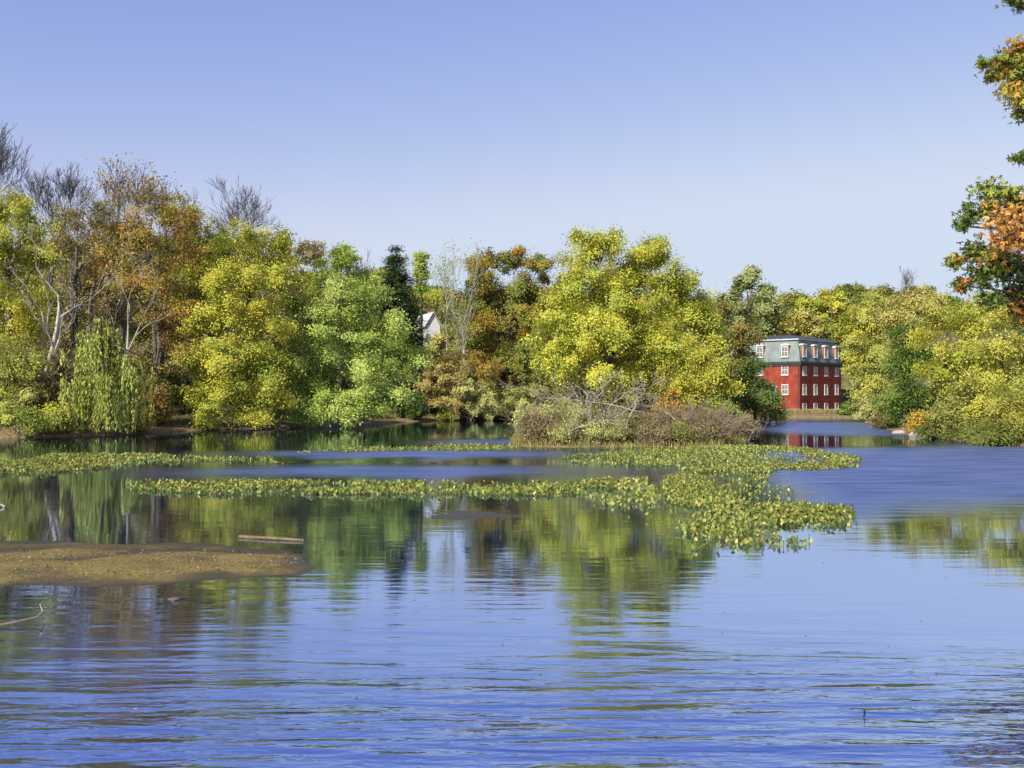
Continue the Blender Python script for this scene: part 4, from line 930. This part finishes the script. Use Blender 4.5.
for q, r in ((P[0], .044), (P[-1], .037)):
    s = -1 if q is P[0] else 1; T.tube([(q[0]+s*.002, q[1], q[2]), (q[0]+s*.012, q[1], q[2])], [r*.93, r*.9], 4)
link('cut_ends', T.mesh('cut_ends'), M['cut'], t)
stick('driftwood_branch', 'thin pale branch curving out of the water at the left edge', 'branch', [Pw(-20,628,.02), Pw(15,622,.06), Pw(38,617,.09), Pw(44,611,.16), Pw(41,604,.24), Pw(46,598,.20)], [.022,.02,.018,.015,.011,.006], M['twig'], k=6)
stick('broken_stub', 'small dark stub sticking out of the water before the mud flat', 'stub', [Pw(168,600,-.03), Pw(176,599,.025), Pw(184,598,.0)], [.03,.04,.02], M['bark'], k=7)
stick('broken_twig', 'short dark twig standing upright in the near water', 'twig', [Pw(864,713,-.1), Pw(863.5,710,.02), Pw(863,709,.055)], [.010,.010,.006], M['bark'], k=5)
stick('driftwood_stick', 'pale stick lying in the shallows at the left edge', 'stick', [Pw(-6,507,.03), Pw(2,505,.06), Pw(6,507,.02)], [.05,.05,.03], M['dead'], k=6)
# boulders on the right waterline
def boulder(px, py, r, seed, label):
    rng = np.random.default_rng(seed); x, y = G(px, py); z = max(ground(x, y), -.05)
    bm = []; n, m_ = 9, 6; V = []
    for i in range(m_+1):
        for j in range(n):
            th = pi*i/m_; ph = 2*pi*j/n; d = r*(1+.18*sin(3*ph+seed)*sin(th)+rng.normal()*.06)
            V.append((d*sin(th)*cos(ph)*1.4, d*sin(th)*sin(ph), d*cos(th)*.6))
    F = [(i*n+j, i*n+(j+1) % n, (i+1)*n+(j+1) % n, (i+1)*n+j) for i in range(m_) for j in range(n)]
    o = link('boulder', bm_mesh('boulder', V, F), M['stone'], None, (x, y, z+r*.2)); tag(o, label, 'boulder', 'pale boulders on the right waterline')
boulder(918, 436, .55, 3, 'larger pale boulder at the waterline right of the orange bush')
boulder(898, 433.5, .4, 4, 'small pale boulder at the waterline below the narrow dark tree')

# ------------------------------------------------------------------ the near maple reaching in from the right
def near_maple():
    rng = np.random.default_rng(501); D = 26.0; px0 = 1170; x = X_(px0, D); z0 = ground(x, D)-.1
    t = empty('maple_tree', (x, D, z0)); tag(t, 'near maple with green and orange leaves reaching in at the upper right', 'tree')
    def loc(px, py, dy=0): return np.array([X_(px, D+dy)-x, dy, Z_(py, D+dy)-z0])
    T = Tubes(); tr = [(0,0,0), (-.1,.05,3), (-.2,0,6), (0,.1,9), (.1,0,12.5)]
    T.tube(tr, [.42,.34,.28,.2,.08], 9)
    g, o_, r_ = (.13,.18,.035), (.48,.24,.05), (.36,.13,.03)
    gy = (.30,.30,.045); dk = (.07,.10,.025); pk = (.58,.34,.14)
    # (px, py, radius px, dy, colours)
    cl = [(1020,48,13,.2,[gy,r_,o_]),(1006,60,11,.1,[gy,g]),(1024,78,14,.1,[gy,o_,g]),(1024,205,16,.2,[g,gy]),(1000,255,16,.4,[g,gy,o_]),(1018,65,16,0,[gy,g,r_]),(998,72,12,.3,[gy,r_,g]),(985,62,6,.2,[gy,g]),(1022,95,14,-.3,[gy,o_,gy]),(1010,88,9,0,[o_,gy]),(1022,112,9,0,[g,gy]),
          (1012,-3,7,0,[g,g]),(1024,2,8,.2,[g]),(1018,158,6,.2,[g,dk]),(1028,155,8,0,[g,dk]),
          (990,190,14,.4,[g,g,gy]),(973,212,13,.6,[g,dk]),(1000,212,14,.3,[g,gy]),(962,225,8,.6,[g,dk]),(1012,195,10,0,[g,gy]),
          (1012,222,20,-.6,[pk,o_,o_]),(1002,238,11,-.5,[o_,pk]),(1022,240,14,-.6,[o_,r_,pk]),(990,205,6,-.3,[o_,g]),
          (975,252,14,.8,[g,gy,dk]),(955,262,9,.7,[r_,g,gy]),(985,275,16,.8,[dk,g]),(1008,268,18,.8,[dk,g]),(962,285,10,.9,[g,dk,r_]),(1020,290,16,.8,[dk,dk,r_]),(992,300,12,.9,[dk,g]),(1018,312,10,.9,[dk,r_]),(1034,322,15,.8,[dk,g]),(1048,300,20,.5,[dk,g,r_]),(1040,270,18,.5,[dk,g]),(1056,330,16,.6,[dk,g])]
    # the rest of the crown, outside the frame
    for i in range(46):
        a = rng.uniform(0, 6.28); cl.append((rng.uniform(1052, 1300), rng.uniform(-160, 300), rng.uniform(16, 30), rng.uniform(-3.5, 3.5), [g, gy, dk, o_]))
    Cs, Bs, cols = [], [], []
    for (px, py, r, dy, cc) in cl:
        c = loc(px, py, dy); R_ = r/FP*D
        n = int(85*R_*R_/.06*(1 if px < 1050 else .4))+22
        u = rng.normal(size=(n, 3))*.5; C = c+u*R_*np.array([1, 1, .8])
        Cs.append(C); k = rng.integers(len(cc), size=n); cols.append(np.array(cc)[k]*rng.uniform(.7, 1.3, (n, 1)))
        zz = min(max(c[2]-1.2, 2.5), 11.5); i = min(int(zz/3.05), 3); f = min((zz-tr[i][2])/(tr[i+1][2]-tr[i][2]), 1)
        s = tuple(tr[i][j]+(tr[i+1][j]-tr[i][j])*f for j in range(3))
        P = wander(rng, s, tuple(c), 5, .35); T.tube(P, [.10,.08,.06,.042,.027,.014], 5)
        for q in range(4 if px < 1050 else 2): T.tube(wander(rng, P[4], tuple(C[rng.integers(n)]), 2, .08), [.018,.012,.007], 3)
    C = np.concatenate(Cs); cc = np.concatenate(cols); n = len(C)
    # three pointed leaves, each lobe folded its own way
    nr = rng.normal(size=(n, 3))+np.array([-.2, -.2, .5]); nr /= np.linalg.norm(nr, axis=1)[:, None]
    tt = rng.normal(size=(n, 3))+np.array([0, 0, -.5]); tt -= nr*(tt*nr).sum(1)[:, None]; tt /= np.linalg.norm(tt, axis=1)[:, None]; b = np.cross(nr, tt)
    sz = rng.uniform(.11, .19, n)[:, None]; VV = []
    q = lambda u, v, w_: C+tt*sz*u+b*sz*v+nr*sz*w_
    V = np.stack([q(0,0,0), q(.45,.16,.06), q(1,0,-.05), q(.45,-.16,.06), q(.12,.42,.12), q(.55,.52,.05), q(.12,-.42,.12), q(.55,-.52,.05), q(.3,.14,.05), q(.3,-.14,.05)], 1).reshape(-1, 3)
    o = (np.arange(n)*10)[:, None]
    F = np.concatenate([o+np.array([[0,3,2,1]]), o+np.array([[0,8,5,4]]), o+np.array([[0,6,7,9]])])
    link('trunk', T.mesh('trunk'), M['bark'], t); link('crown', mesh_np('crown', V, F, np.repeat(cc, 10, 0)), M['leaf'], t)
near_maple()
